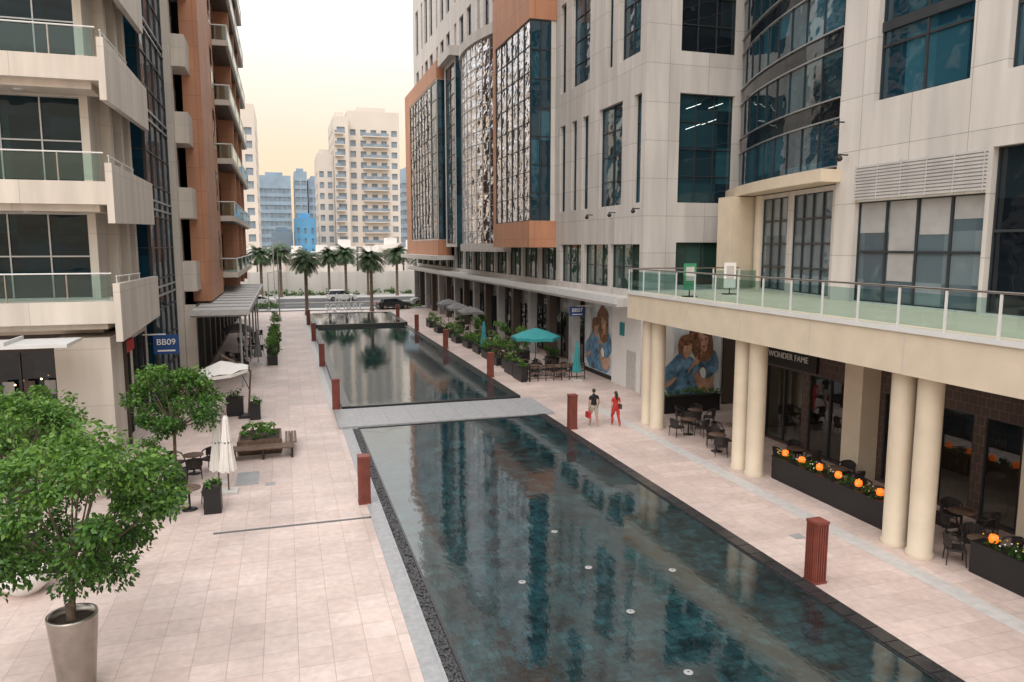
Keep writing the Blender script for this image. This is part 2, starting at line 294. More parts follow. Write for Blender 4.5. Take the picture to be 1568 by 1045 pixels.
# road
g=B('road'); g.add('a',M['asphalt'],[(-300,104,-.01),(300,104,-.01),(300,124,-.01),(-300,124,-.01)],[(0,1,2,3)])
for i in range(60):
    x=-180+i*6
    for y in (110.4,117.4): g.add('a',M['white'],[(x,y,-.005),(x+3,y,-.005),(x+3,y+.15,-.005),(x,y+.15,-.005)],[(0,1,2,3)])
g.done()
g=B('kerb'); g.box('a',M['kerb'],-300,300,103.7,104,-.02,.12); g.box('a',M['kerb'],-300,300,124,124.3,-.02,.12); g.box('a',M['kerb'],-300,300,113.7,114.2,-.02,.13); g.done()
g=B('sidewalk'); g.add('a',M['lstone'],[(-300,101,.1),(300,101,.1),(300,103.7,.1),(-300,103.7,.1)],[(0,1,2,3)]); g.add('a',M['lstone'],[(-300,124.3,.1),(300,124.3,.1),(300,133,.1),(-300,133,.1)],[(0,1,2,3)]); g.done()
# ------------------------------------------------------------ left apartment building
L=B('apartment_building'); be=M['beige2']
TOP=46; lv=[6.4+4.5*i for i in range(9)]
ops=[]
for z in lv[:-1]:
    for (a,b,nx) in ((-24,-19.5,3),(-18.5,-14,3),(-13,-7.4,4)): ops.append((a+30,b+30,z+.02,z+3.36,nx,2,M['glt']))
L.wall((V((-30,33.5,0)),V((1,0,0)),V((0,-1,0))),22.9,5.0,TOP,ops,be,fm=M['mframe'],depth=.2,fw=.055)
for z in lv:
    L.box('balcony_slab',be,-30,-6.25,31.5,33.48,z-.85,z); L.box('balcony_slab',be,-30,-6.6,31.9,33.4,z-1.1,z-.852)
    if z<TOP-3:
        q=[(-6.24,31.4,z-1.55),(-6.0,31.4,z-1.55),(-6.0,40.5,z-1.35),(-6.24,40.5,z-1.35),(-6.24,31.4,z+.68),(-6.0,31.4,z+.68),(-6.0,40.5,z+.62),(-6.24,40.5,z+.62)]
        L.hexa('balcony_fin',be,q)
        L.box('balcony_slab',be,-7.1,-6.25,33.5,40.3,z-.6,z-.01)
    for k in range(12):
        x=-29.8+k*2.0; L.box('balcony_rail',M['rail'],x,min(x+1.94,-6.4),31.6,31.62,z+.05,z+1.0)
        L.box('balcony_rail',M['steel'],x-.05,x-.01,31.58,31.64,z,z+1.05)
    L.tube('balcony_rail',M['wframe'],(-30,31.61,z+1.06),(-6.3,31.61,z+1.06),.03)
    L.tube('balcony_rail',M['wframe'],(-6.12,31.5,z+.95),(-6.12,36.4,z+.9),.03)
    for y in (31.6,34,36.3): L.tube('balcony_rail',M['wframe'],(-6.12,y,z+.6),(-6.12,y,z+.93),.02)
    L.lathe('soffit_light',M['wframe'],-9.2,32.6,[(.16,z-1.102),(.14,z-1.14),(.02,z-1.15)],12)
ops=[]
for z in lv[:-1]:
    for a in (3.0,5.0,6.4): ops.append((a,a+.55,z+.4,z+3.0,1,1))
L.wall(FX(-7.1,33.5,1,1),7.6,5.0,TOP,ops,be,depth=.2)
for y in (35.4,37.6,39.4): L.box('pilasters',be,-7.12,-6.72,y,y+.5,5,TOP)
ops=[(.1,7.9,.3,TOP-.3,4,28,M['gln'])]
L.wall(FX(-6.35,41.1,1,1),8.0,0,TOP,ops,M['frame'],fm=M['frame'],depth=.02,fw=.06)
L.wall(FY(-7.4,41.1),1.05,0,TOP,[(.1,.98,.3,TOP-.3,1,28,M['gln'])],M['frame'],fm=M['frame'],depth=.06,fw=.04)
for z in lv: 
    for dz in (-.55,-.1): L.box('bay_bands',M['mframe'],-6.36,-6.27,41.05,49.1,z+dz,z+dz+.09)
L.box('walls',be,-7.0,-5.95,49.1,50.2,0,TOP)
L.wall(FX(-6.3,50.2,1,1),4.0,5,TOP,[(.4,3.6,z+.1,z+3.2,2,1) for z in lv[:-1]],be)
for z in lv[:-1]:
    L.box('balcony_parapet',be,-6.3,-5.2,49.9,52.4,z-.7,z+1.15)
    L.box('balcony_slab',be,-6.3,-5.3,52.4,54,z-.4,z)
L.box('terracotta_pier',M['orange'],-5.7,-4.6,52.4,63,4.9,TOP)
for z in lv[:-1]: L.box('windows',M['gld'],-4.62,-4.585,60.4,62.0,z+.3,z+3.2)
ops=[(a,a+3.4,z+.05,z+3.2,2,1,M['gld']) for z in lv[:-1] for a in (1,6,11,16,21,25.5)]
L.wall(FX(-5.0,63,1,1),30,5,TOP,ops,M['orange'])
L.add('walls',be,[(-30,93,0),(-5,93,0),(-5,93,TOP),(-30,93,TOP)],[(0,1,2,3)])
for z in lv:
    L.box('balcony_slab',be,-5,-3.5,64,92,z-.42,z)
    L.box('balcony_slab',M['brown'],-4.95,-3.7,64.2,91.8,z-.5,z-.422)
    L.box('balcony_rail',M['rail'],-3.56,-3.53,64,92,z+.02,z+1.05); L.box('balcony_rail',M['rail'],-5,-3.6,64.02,64.05,z+.02,z+1.05)
    L.tube('balcony_rail',M['wframe'],(-3.55,64,z+1.1),(-3.55,92,z+1.1),.05); L.tube('balcony_rail',M['wframe'],(-5,64.03,z+1.1),(-3.55,64.03,z+1.1),.05)
    for y in (64,71,78,85,91.8): L.box('balcony_rail',M['wframe'],-3.6,-3.5,y,y+.08,z,z+1.08)
for y in (70.8,77.8,84.8): L.box('terracotta_pier',M['orange'],-5.02,-3.75,y,y+.4,5,TOP)
L.wall((V((-30,34.6,0)),V((1,0,0)),V((0,-1,0))),23.5,0,5,[(2,7,.1,4.2,4,1,M['gld']),(8,14,.1,4.2,4,1,M['gld']),(15,21,.1,4.2,4,1,M['gld'])],M['brown'],depth=.1)
L.box('ground_column',be,-8.55,-6.6,32.1,34.3,0,4.96); L.box('ground_column',be,-17.5,-15.6,32.1,34.3,0,4.96)
L.wall(FX(-6.75,34.4,1,1),6.7,0,5,[(.4,2.3,.1,4.3,2,2,M['gld']),(2.7,6.3,.1,4.3,3,2,M['gld'])],be,depth=.1)
L.box('shop_sign',M['red'],-6.74,-6.6,35,36.8,3.9,4.4)
L.wall(FX(-5.3,49.6,1,1),43.4,0,4.9,[(.4+i*4.3,.4+i*4.3+3.6,.1,4.0,3,1,M['gld']) for i in range(10)],M['brown'],depth=.15)
L.add('walls',be,[(-5.3,49.6,0),(-7,49.6,0),(-7,49.6,4.9),(-5.3,49.6,4.9)],[(0,1,2,3)])
L.box('entrance_awning',M['wframe'],-30,-7.4,29.3,31.4,4.95,5.07)
for x in (-9.4,-11.4,-13.4): L.box('entrance_awning',M['wframe'],x,x+.08,29.3,31.4,5.072,5.2)
for i in range(5): L.ell('shop_lights',M['lampw'],(-12.5+i*.95,34.2,2.9+.2*(i%2)),(.035,.035,.035),8,6)
for i in range(6): L.box('menu_boards',M['lattice'] if i%2 else M['grey'],-12.6+i*.75,-12.2+i*.75,34.4,34.44,2.4,3.0)
L.box('light_block',M['dark'],-29.5,-7.6,34.8,92.5,0,TOP-.3)  # unseen dark box added behind the wall sheets to block light
L.box('roof',be,-30,-6.9,33.5,93,TOP,TOP+.4)
L.add('walls',be,[(-30,33.5,0),(-30,93,0),(-30,93,TOP),(-30,33.5,TOP)],[(0,1,2,3)])
L.done()
a=B('glass_canopy')
a.box('roof',M['lstone'],-5.25,-2.1,46,77,4.62,4.74)
for i in range(12): a.box('beams',M['grey'],-5.25,-2.15,46.1+i*2.8,46.25+i*2.8,4.4,4.618)
for i in range(12): a.box('roof_ribs',M['grey'],-5.25,-2.1,46.1+i*2.8,46.2+i*2.8,4.742,4.8)
a.box('fascia',M['lstone'],-2.1,-2.0,45.95,77.05,4.5,4.8); a.box('fascia',M['lstone'],-5.25,-2.1,45.9,45.98,4.5,4.8)
for y in (47,53,59,65,71,76.5): a.tube('posts',M['grey'],(-2.6,y,0),(-2.6,y,4.4),.07)
a.done()
# ------------------------------------------------------------ right far office tower
T=B('office_tower'); be=M['beige']; TP=50
F=FX(19,37.2,1,-1); ops=[]
rows=[10.9,19.0,27.1,35.2,43.3]
for k,z in enumerate(rows):
    h=5.9
    if k%2==0: w=[(.5,1.4,1),(2.9,6.2,2),(7.9,8.9,1),(9.9,10.8,1),(12,13,1)]
    else: w=[(.8,3.4,2),(4.4,5.2,1),(7.8,10.9,2),(12,13,1)]
    for a_,b_,nx in w: ops.append((a_,b_,z,min(z+h,TP-1),nx,4,M['glb']))
for i in range(14):
    for z in rows[2:]:
        a_=25.2+i*3.35
        if a_+1.9<72.5: ops.append((a_,a_+(1.9 if i%3 else 1.0),z-.3,min(z+5.6,TP-1),1+(i%3>0),4,M['glb']))
for a_ in (.4,4.6,8.9):
    ops.append((a_,a_+3.9,6.0,8.6,3,2,M['glg']))
for i in range(14): ops.append((13.6+i*4.2,13.6+i*4.2+3.7,6.0,8.4,3,1,M['glg']))
T.wall(F,72.8,5.6,TP,ops,be,depth=.3)
ops=[(2.05,5.5,6.3,8.7,2,1,M['glg']),(2.05,5.5,10.9,16.8,3,4,M['gl']),(2.05,5.5,19,24.9,3,4,M['gld']),(2.05,5.5,27.1,33,3,4,M['gl']),(2.05,5.5,35.2,41,3,4,M['gl'])]
T.wall(FY(19,37.2),9,0,TP,ops,be,depth=.3)
for (x,z) in ((21.6,16.0),(22.6,15.2),(21.6,14.9),(23.0,16.1)):
    T.hexa('office_lights',M['tube'],[(x,37.46,z),(x+.9,37.46,z+.32),(x+.9,37.48,z+.32),(x,37.48,z),(x,37.46,z+.03),(x+.9,37.46,z+.35),(x+.9,37.48,z+.35),(x,37.48,z+.03)])
T.add('walls',be,[(19,110,0),(40,110,0),(40,110,TP),(19,110,TP)],[(0,1,2,3)])
T.box('light_block',M['dark'],20.9,39,38,109.5,0,TP-.3); T.box('roof',be,19,40,37.2,110,TP,TP+.3)  # first box: added inside the shell, unseen, stops light leaking through
T.box('soffit',be,19.05,20.9,37.3,109.9,5.3,5.59)
o=M['orange']
T.box('terracotta_bay',o,17,18.98,51,60.6,8.4,10.3); T.box('terracotta_bay',o,17,18.98,51,60.6,24.2,28.2)
T.box('terracotta_bay',o,17.0,18.98,59.9,60.58,10.3,24.2)
T.box('terracotta_bay',be,16.95,18.98,50.95,60.65,28.2,41)
T.wall(FX(17.08,51.1,1,-1),8.8,10.3,24.2,[(.05,8.75,10.35,24.15,6,8,M['glm'])],M['frame'],depth=.03,fw=.035,part='bay_frame')
T.wall(FY(17.08,51.1),1.9,10.3,24.2,[(.03,1.5,10.35,24.15,2,7,M['glb'])],be,depth=.05,fw=.06,part='bay_frame')
pts=[]
for i in range(13):
    t=i/12; pts.append((18.6-1.5*math.sin(math.pi*t),62+16*t))
for i in range(12):
    (x0,y0),(x1,y1)=pts[i],pts[i+1]
    z1a=26.6; 
    T.add('mirror_curtain_wall',M['glm'],[(x0,y0,8.7),(x1,y1,8.7),(x1,y1,z1a),(x0,y0,z1a)],[(0,1,2,3)])
    T.hexa('curtain_mullions',M['grey'],[(x0-.04,y0-.03,8.7),(x0+.02,y0-.03,8.7),(x0+.02,y0+.03,8.7),(x0-.04,y0+.03,8.7),(x0-.04,y0-.03,z1a),(x0+.02,y0-.03,z1a),(x0+.02,y0+.03,z1a),(x0-.04,y0+.03,z1a)])
    for k in range(17):
        z=8.7+k*1.12; T.hexa('curtain_mullions',M['grey'],[(x0-.035,y0,z),(x0,y0,z),(x1,y1,z),(x1-.035,y1,z),(x0-.035,y0,z+.05),(x0,y0,z+.05),(x1,y1,z+.05),(x1-.035,y1,z+.05)])
    for za,zb in ((26.6,27.5),(8.0,8.7)):
        T.hexa('curtain_cap',be,[(x0-.25,y0,za),(19,y0,za),(19,y1,za),(x1-.25,y1,za),(x0-.25,y0,zb),(19,y0,zb),(19,y1,zb),(x1-.25,y1,zb)])
T.box('terracotta_bay',o,17.4,18.98,86,108.5,27.4,29.4); T.box('terracotta_bay',o,17.4,18.98,104.5,108.48,9.2,27.4); T.box('terracotta_bay',o,17.4,18.98,86,108.5,7.4,9.2)
T.wall(FX(17.45,86,1,-1),18.5,9.2,27.4,[(.2,3.4,9.4,27.2,1,9,M['glb']),(3.8,18.3,9.4,27.2,7,12,M['glm'])],be,depth=.04,fw=.05,part='bay_frame')
T.wall(FY(17.45,86.0),1.53,9.2,27.4,[(.1,1.45,9.3,27.3,1,9,M['glb'])],be,depth=.04,fw=.07,part='bay_frame')
T.box('bay_frame',be,17.5,18.98,79.5,85.5,28.5,29.5)
T.wall(FX(18.2,79.6,1,-1),5.6,8.4,28.5,[(.4,4.8,8.8,28,2,12,M['glb'])],be,depth=.05,part='bay_frame')
T.add('bay_frame',M['glb'],[(18.2,79.6,8.4),(19,79.6,8.4),(19,79.6,28.5),(18.2,79.6,28.5)],[(0,1,2,3)])
T.box('arcade_slab',be,17.5,18.99,37.25,109,5.15,5.62); T.box('arcade_slab',M['wframe'],17.42,17.5,37.2,109,5.3,5.72)
T.box('arcade_slab',be,16.2,18.98,84,107,6.9,7.4)
ops=[(.6+i*4.5,.6+i*4.5+3.7,.1,3.5,3,1,M['gld']) for i in range(14)]
T.wall(FX(20.3,47,1,-1),63,0,5.3,ops,M['brown'],depth=.15)
for i in range(15):
    T.box('arcade_columns',M['brown'] if i%2 else M['grey'],18.6,19.2,46.6+i*4.5,47.2+i*4.5,0,5.15)
for i,tx in enumerate(['EATERY','CAFE','SALON','MARKET','GRILL','OPTICS','BAKERY']):
    T.box('fascia_signs',M['black'] if i%2 else M['grey'],19.35,19.5,47.4+i*4.5,50.8+i*4.5,3.75,4.75)
    T.text(tx,.6,.02,M['wframe'],(19.33,49.1+i*4.5,4.22),(math.pi/2,0,-math.pi/2))
T.done()
def figure_poster(b,F,W,H,z0,d):
    P0,dd,n=F; q=lambda a,z,k: P0+dd*a+n*(d+.004*k)+V((0,0,z0+z))
    def el(m,cx,cz,rx,rz,k,rot=0,n_=28):
        vs=[]
        for i in range(n_):
            t=i*2*math.pi/n_; x=rx*math.cos(t)*(1+.08*math.sin(3*t)); z=rz*math.sin(t)*(1+.05*math.cos(5*t))
            X=cx+x*math.cos(rot)-z*math.sin(rot); Z=cz+x*math.sin(rot)+z*math.cos(rot)
            vs.append(q(min(.99,max(.01,X))*W,min(.99,max(.01,Z))*H,k))
        b.add('poster',m,vs,[tuple(range(n_))])
    b.add('poster',M['pbg'],[q(0,0,0),q(W,0,0),q(W,H,0),q(0,H,0)],[(0,1,2,3)])
    el(M['white'],.12,.62,.10,.30,1); el(M['denim'],.34,.26,.30,.27,2,.35); el(M['denim'],.60,.14,.30,.16,3,-.2); el(M['pskin'],.74,.26,.17,.22,4,.3)
    el(M['denim'],.80,.40,.19,.16,5,.9); el(M['phair'],.66,.70,.19,.27,6,.2); el(M['phair'],.40,.64,.12,.15,7,-.2)
    el(M['pskin'],.70,.70,.08,.14,8,.2); el(M['pskin'],.44,.60,.07,.115,9,-.3); el(M['pskin'],.57,.42,.19,.04,10,.9); el(M['denim'],.28,.42,.14,.09,11,1.1)
    el(M['pskin'],.16,.20,.12,.03,12,.5); el(M['phair'],.735,.85,.12,.08,13,-.3); el(M['phair'],.42,.71,.10,.06,14,.1); el(M['phair'],.61,.62,.045,.16,15,.15); el(M['phair'],.82,.64,.04,.17,16,.1)
    for (cx,cz) in ((.67,.715),(.735,.725)): el(M['phair'],cx,cz,.018,.010,17)
    el(M['red'],.70,.63,.022,.010,18,.1); el(M['phair'],.43,.61,.016,.008,19); el(M['white'],.70,.30,.05,.07,20,.3); el(M['denim'],.50,.30,.04,.16,21,-.8); el(M['denim'],.42,.10,.16,.05,22,.3)
h=B('advertising_hoarding')
h.box('panel',M['white'],19.55,20.2,36.5,42.2,0,4.9); h.box('panel',M['lstone'],19.5,19.548,38.8,40.0,.0,2.3); h.box('panel',M['teal'],19.49,19.53,40.4,41.0,3.1,3.9)
h.box('panel',M['black'],19.7,20.25,42.2,47,0,5.1)
figure_poster(h,(V((19.68,46.9,0)),V((0,-1,0)),V((-1,0,0))),4.6,4.5,.3,.01)
h.done()
h=B('advertising_billboard'); h.box('panel',M['white'],18.4,22.4,34.3,34.6,0,5.0); h.box('panel',M['brown'],22.4,28,34.2,34.6,0,5.0)
figure_poster(h,(V((18.65,34.28,0)),V((1,0,0)),V((0,-1,0))),3.6,4.3,.5,.01)
for (a_,b_,c_,d_) in ((18.58,18.65,.43,4.87),(22.25,22.32,.43,4.87)): h.box('frame',M['grey'],a_,b_,34.2,34.3,c_,d_)
h.done()
# ------------------------------------------------------------ right near tower + podium
T=B('glass_corner_tower'); be=M['beige']; TP=46
ops=[]
for z in (13.9,22.0,30.1,38.2):
    for (y0,y1) in ((19.4,23.5),(14,18.1),(8.6,12.7),(3,7)):
        ops.append((25.3-y1,25.3-y0,z,z+5.9,2,3,M['glb']))
F=(V((21.5,25.3,0)),V((0,-1,0)),V((-1,0,0)))
ops+=[(1.1,6.8,6.35,10.2,4,2,M['glo']),(6.95,12.5,6.35,11.6,2,2,M['gld']),(13,19,6.35,11.6,2,2,M['gld'])]
T.wall(F,32,6.3,TP,ops,be,depth=.3,fw=.09)
T.fb('louvre',M['grey'],F,1.1,6.8,10.25,11.6,-.2,-.02)
for k in range(11): T.fb('louvre',M['louvre'],F,1.1,6.8,10.28+k*.12,10.36+k*.12,-.02,.06)
for k in range(6): T.fb('louvre',M['louvre'],F,1.1+k*1.12,1.14+k*1.12,10.25,11.62,.062,.08)
for z in (16.4,24.5): 
    for (y0,y1) in ((19.4,23.5),(14,18.1),(8.6,12.7)): T.fb('spandrel',M['frame'],F,25.3-y1,25.3-y0,z,z+.35,-.31,-.18)
for k,(s_,zz) in enumerate(((1.15,9.0),(2.6,7.2),(4.0,8.9),(5.4,9.4))): T.fb('blinds',M['grey'],F,s_+.05,s_+1.3,zz,10.15,-.295,-.285)
cp=[]
for i in range(19):
    t=i/18; p0,p1,p2=V((21.55,25.3)),V((22.2,31.6)),V((24.9,37.15)); p=p0*(1-t)**2+p1*2*t*(1-t)+p2*t*t; cp.append(p)
z=11.7; k=0
while z<TP:
    hh=.8 if k%2 else 1.9
    for i in range(18):
        a_,b_=cp[i],cp[i+1]; m=(M['gl'] if (k//2)%2 else M['glb']) if hh>1 else M['gld']
        T.add('curved_glazing',m,[(a_.x,a_.y,z),(b_.x,b_.y,z),(b_.x,b_.y,z+hh),(a_.x,a_.y,z+hh)],[(0,1,2,3)],False)
        T.hexa('curved_bands',M['mframe'],[(a_.x-.10,a_.y,z-.03),(a_.x+.1,a_.y,z-.03),(b_.x+.1,b_.y,z-.03),(b_.x-.10,b_.y,z-.03),(a_.x-.10,a_.y,z+.03),(a_.x+.1,a_.y,z+.03),(b_.x+.1,b_.y,z+.03),(b_.x-.10,b_.y,z+.03)])
        if i%2==0 and hh>1: T.box('curved_mullions',M['frame'],a_.x-.05,a_.x+.02,a_.y-.025,a_.y+.025,z,z+hh)
    z+=hh; k+=1
vs=[];
for p in cp: vs.append((p.x-1.0,p.y-.25))
for i in range(18):
    a_,b_=vs[i],vs[i+1]
    T.hexa('canopy',M['cream'],[(a_[0],a_[1],11.05),(26,a_[1],11.05),(26,b_[1],11.05),(b_[0],b_[1],11.05),(a_[0],a_[1],11.55),(26,a_[1],11.55),(26,b_[1],11.55),(b_[0],b_[1],11.55)])
Fd=(V((23.3,33.2,0)),(V((21.8,25.6,0))-V((23.3,33.2,0))).normalized(),V((-.98,.19,0)))
T.wall(Fd,7.7,6.3,11,[(.9,3.6,6.4,10.8,3,4,M['glo']),(4.1,7.5,6.4,10.8,4,4,M['glo'])],be,depth=.12,fw=.09)
T.box('column',M['cream'],21.95,23.6,33.3,34.5,6.3,11.0); T.tube('column',M['cream'],(23.2,32.6,6.3),(23.2,32.6,11),.22,n=14)
T.box('light_block',M['dark'],25.6,40,-6,36.5,5.4,TP-.2); T.box('roof',be,21.5,40,-7,37,TP,TP+.4)  # first box: hidden filler added behind the facade to keep light out
dk=M['cream']
T.box('deck',dk,15.9,40,-5,32.6,5.05,6.3)
T.box('deck_trim',M['wframe'],15.84,15.9,-5,32.62,6.2,6.34); T.box('deck_trim',M['wframe'],15.9,40,32.6,32.66,6.2,6.34)
for i in range(10): T.box('deck_trim',M['lstone'],15.885,15.899,-3+i*3.75,-2.985+i*3.75,5.06,6.17)
for i in range(26):
    y=-4.9+i*1.5; T.box('railing_posts',M['wframe'],15.94,15.99,y-.025,y+.025,6.3,7.38)
    T.box('railing_glass',M['rail'],15.955,15.975,y+.06,y+1.44,6.4,7.28) if y+1.4<32.7 else None
T.tube('railing_top',M['steel'],(15.965,-5,7.42),(15.965,32.5,7.42),.032)
T.tube('railing_top',M['steel'],(15.965,32.5,7.42),(22,32.5,7.42),.032)
for i in range(5):
    x=16+i*1.5; T.box('railing_posts',M['wframe'],x,x+.06,32.47,32.53,6.3,7.38); T.box('railing_glass',M['rail'],x+.08,x+1.44,32.49,32.51,6.4,7.28)
for y in (8.0,8.9,15.4,16.3,23,23.9,30.6,31.5):
    T.lathe('columns',dk,16.55,y,[(.36,0),(.36,.12),(.32,.16),(.33,2.5),(.33,5.05)],24)
for y in (28.5,21.6,14.6,7.6): T.box('inner_columns',dk,19.6,20.5,y-.45,y+.45,0,5.05)
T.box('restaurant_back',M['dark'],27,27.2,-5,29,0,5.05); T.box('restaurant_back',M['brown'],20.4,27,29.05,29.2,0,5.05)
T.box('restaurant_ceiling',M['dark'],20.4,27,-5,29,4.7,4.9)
F=(V((20.4,29.2,0)),V((0,-1,0)),V((-1,0,0)))
T.wall(F,32,0,5.04,[(.3+i*4.0,.3+i*4.0+3.6,.1,3.3,3,1,M['shop']) for i in range(7)],M['lattice'],depth=.08,fw=.08)
T.fb('restaurant_sign',M['black'],F,1.3,4.8,3.4,4.95,.0,.12)
T.text('WONDER FAME',.36,.015,M['wframe'],(20.25,26.15,3.85),(math.pi/2,0,-math.pi/2)); T.text('ar & bistro',.3,.015,M['wframe'],(20.25,26.15,4.4),(math.pi/2,0,-math.pi/2))
for i in range(13):
    y=27.5-i*1.9; T.ell('pendants',M['lampw'],(22.2+(i%3)*1.3,y,3.0+(i%2)*.4),(.06,.06,.08),8,6); T.tube('pendants',M['black'],(22.2+(i%3)*1.3,y,3.1+(i%2)*.4),(22.2+(i%3)*1.3,y,4.7),.01,n=5)
for i in range(6):
    T.box('interior_panels',[M['wood'],M['lattice'],M['cream']][i%3],26.6,26.98,25.9-i*4.5,28.9-i*4.5,.0,2.6)
    T.box('interior_counter',M['wood'],24,24.8,25-i*4.5,27.5-i*4.5,0,1.05)
T.done()
for (x,y,z) in ((21.4,24.9,13.2),(18.9,37.5,10.4),(18.9,40.6,10.3),(18.9,44,10.3),(21.4,24.6,11.9)):
    c=B('security_camera'); c.tube('a',M['black'],(x,y,z+.15),(x-.35,y,z+.15),.03); c.ell('a',M['black'],(x-.4,y,z),(.12,.14,.12)); c.tube('a',M['frame'],(x-.4,y,z),(x-.4,y,z+.18),.06); c.done()
for (x,y,m) in ((16.9,28.6,'green'),(19.5,29.5,'white')):
    c=B('sign_stand'); c.box('a',M[m],x-.3,x+.3,y-.02,y+.02,6.6,7.75); c.box('a',M['lstone'],x-.2,x+.2,y-.03,y-.022,7.0,7.6); c.box('a',M['black'],x-.28,x+.28,y-.2,y+.2,6.3,6.34); c.box('a',M['black'],x-.02,x+.02,y-.015,y+.015,6.3,6.6); c.done()
def bsign(txt,x,y,z,w,h,arm):
    c=B('building_number_sign'); c.box('panel',M['blue'],x-w/2,x+w/2,y-.06,y+.06,z-h/2,z+h/2); c.box('bracket',M['white'],min(x,arm),max(x,arm),y-.02,y+.02,z+h/2,z+h/2+.06)
    c.text(txt,w*.36,.01,M['white'],(x,y-.075,z+.12*h),(math.pi/2,0,0)); c.box('panel',M['white'],x-w*.35,x+w*.35,y-.07,y-.062,z-h*.36,z-h*.28); c.done()
bsign('BB09',-5.65,39.5,3.7,1.15,.95,-6.7); bsign('BB07',18.3,45,4.25,1.0,.62,19.5)
# ------------------------------------------------------------ bollards
def bollard(x,y):
    b=B('ribbed_light_pillar'); w=.17; b.box('a',M['rust'],x-w,x+w,y-w,y+w,.0,1.62)
    for i in range(5):
        t=-w+.03+i*.07
        for s_ in (-1,1):
            b.box('a',M['rust'],x+t,x+t+.035,min(y+s_*w,y+s_*(w+.025)),max(y+s_*w,y+s_*(w+.025)),.06,1.56); b.box('a',M['rust'],min(x+s_*w,x+s_*(w+.025)),max(x+s_*w,x+s_*(w+.025)),y+t,y+t+.035,.06,1.56)
    b.box('a',M['rust'],x-w-.03,x+w+.03,y-w-.03,y+w+.03,1.56,1.63); b.box('a',M['rust'],x-w-.035,x+w+.035,y-w-.035,y+w+.035,0,.06); b.done()
for y in (24.2,39.1,53.8,68.6,83): bollard(2.3 if y<30 else 2.38,y)
for y in (14.9,31.6,46,60,74,87): bollard(12.68,y)
# ------------------------------------------------------------ foliage
def leafcloud(b,c,rad,ncl,nl,size,clr=.35,part='foliage',droop=.3,mats=('leafd','leafm','leafl'),tops=None):
    cs=[]
    for i in range(ncl):
        while True:
            v=V((U(-1,1),U(-1,1),U(-.9,1)))
            if .35<v.length<1: break
        v=v.normalized()*(v.length**.5)
        cs.append((V((c[0]+v.x*rad[0],c[1]+v.y*rad[1],c[2]+v.z*rad[2])),U(.5,1.35)*clr*min(rad)))
    if tops is not None: tops.extend(cs)
    bins={m:([],[]) for m in mats}
    for i in range(nl):
        cc,cr=random.choice(cs)
        dv=V((random.gauss(0,1),random.gauss(0,1),random.gauss(0,.7)))
        dv=dv.normalized()*cr*(R()**.45)
        p=cc+dv
        dr=(dv.normalized()*.8+V((U(-1,1),U(-1,1),U(-1,.4)-droop))).normalized(); sd=dr.cross(V((U(-1,1),U(-1,1),U(-1,1)))).normalized()
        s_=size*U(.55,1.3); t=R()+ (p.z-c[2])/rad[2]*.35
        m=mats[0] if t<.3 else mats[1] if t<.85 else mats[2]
        vs,fs=bins[m]; o_=len(vs); vs+= [p,p+dr*s_*.45+sd*s_*.27,p+dr*s_,p+dr*s_*.45-sd*s_*.27]; fs.append((o_,o_+1,o_+2,o_+3))
    for m in mats:
        if bins[m][0]: b.add(part,M[m],bins[m][0],bins[m][1])
def pot_tree(x,y,zt,rad,zc,nl,size,pot=True,ncl=34,clr=.36):
    b=B('potted_tree'); z0=1.45 if pot else .4
    if pot:
        b.lathe('planter',M['steel'],x,y,[(.30,0),(.31,.02),(.44,1.5),(.44,1.55),(.40,1.55),(.38,1.4)],28); b.lathe('planter',M['soil'],x,y,[(.39,1.42),(.01,1.45)],20)
    else: b.box('planter',M['black'],x-.35,x+.35,y-.35,y+.35,0,.6)
    cs=[]; leafcloud(b,(x+.05,y,zc),rad,ncl,nl,size,clr,tops=cs)
    b.tube('trunk',M['bark'],(x,y,z0-.1),(x+.05,y,zt),.065,.05); b.tube('trunk',M['bark'],(x,y,z0-.1),(x-.06,y+.03,z0+.3),.10,.06)
    for cc,cr in cs[:26]:
        mid=V((x+.05,y,zt)).lerp(cc,.5)+V((0,0,-.1)); b.tube('trunk',M['bark'],(x+.05,y,zt-.1),mid,.032,.02,6); b.tube('trunk',M['bark'],mid,cc,.02,.008,5)
    b.done()
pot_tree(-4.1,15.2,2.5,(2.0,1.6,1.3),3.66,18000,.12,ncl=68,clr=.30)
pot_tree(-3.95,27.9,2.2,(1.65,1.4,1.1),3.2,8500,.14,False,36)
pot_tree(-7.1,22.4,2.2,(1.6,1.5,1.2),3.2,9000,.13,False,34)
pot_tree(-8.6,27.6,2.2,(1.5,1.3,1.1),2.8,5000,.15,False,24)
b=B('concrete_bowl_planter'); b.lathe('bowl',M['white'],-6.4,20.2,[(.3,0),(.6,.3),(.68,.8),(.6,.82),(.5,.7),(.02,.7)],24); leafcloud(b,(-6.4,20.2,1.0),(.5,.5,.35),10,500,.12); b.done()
def shrub(x,y,w,l,h=.55,ph=.55,n=900,m='black'):
    b=B('planter_box'); b.box('box',M[m],x-w/2,x+w/2,y-l/2,y+l/2,0,ph); b.box('box',M[m],x-w/2-.02,x+w/2+.02,y-l/2-.02,y+l/2+.02,ph-.06,ph+.01); b.box('soil',M['soil'],x-w/2+.05,x+w/2-.05,y-l/2+.05,y+l/2-.05,ph+.012,ph+.03)
    leafcloud(b,(x,y,ph+h*.5),(w*.55,l*.52,h*.6),max(8,int(max(l,w)*7)),n,.13,.6)
    b.done()
shrub(-2.45,24.8,.52,.52,.2,.85,140); shrub(-5.2,30.3,.6,1.0,.7,.5,500); shrub(19.9,33.2,3.2,.4,.35,.85,500)
for (y,x) in ((56,-1.0),(59.5,-1.1),(63,-.9),(66,-1.0),(72,-1.1),(78,-1.0)): shrub(x,y,.7,1.8,1.3,.6,800)
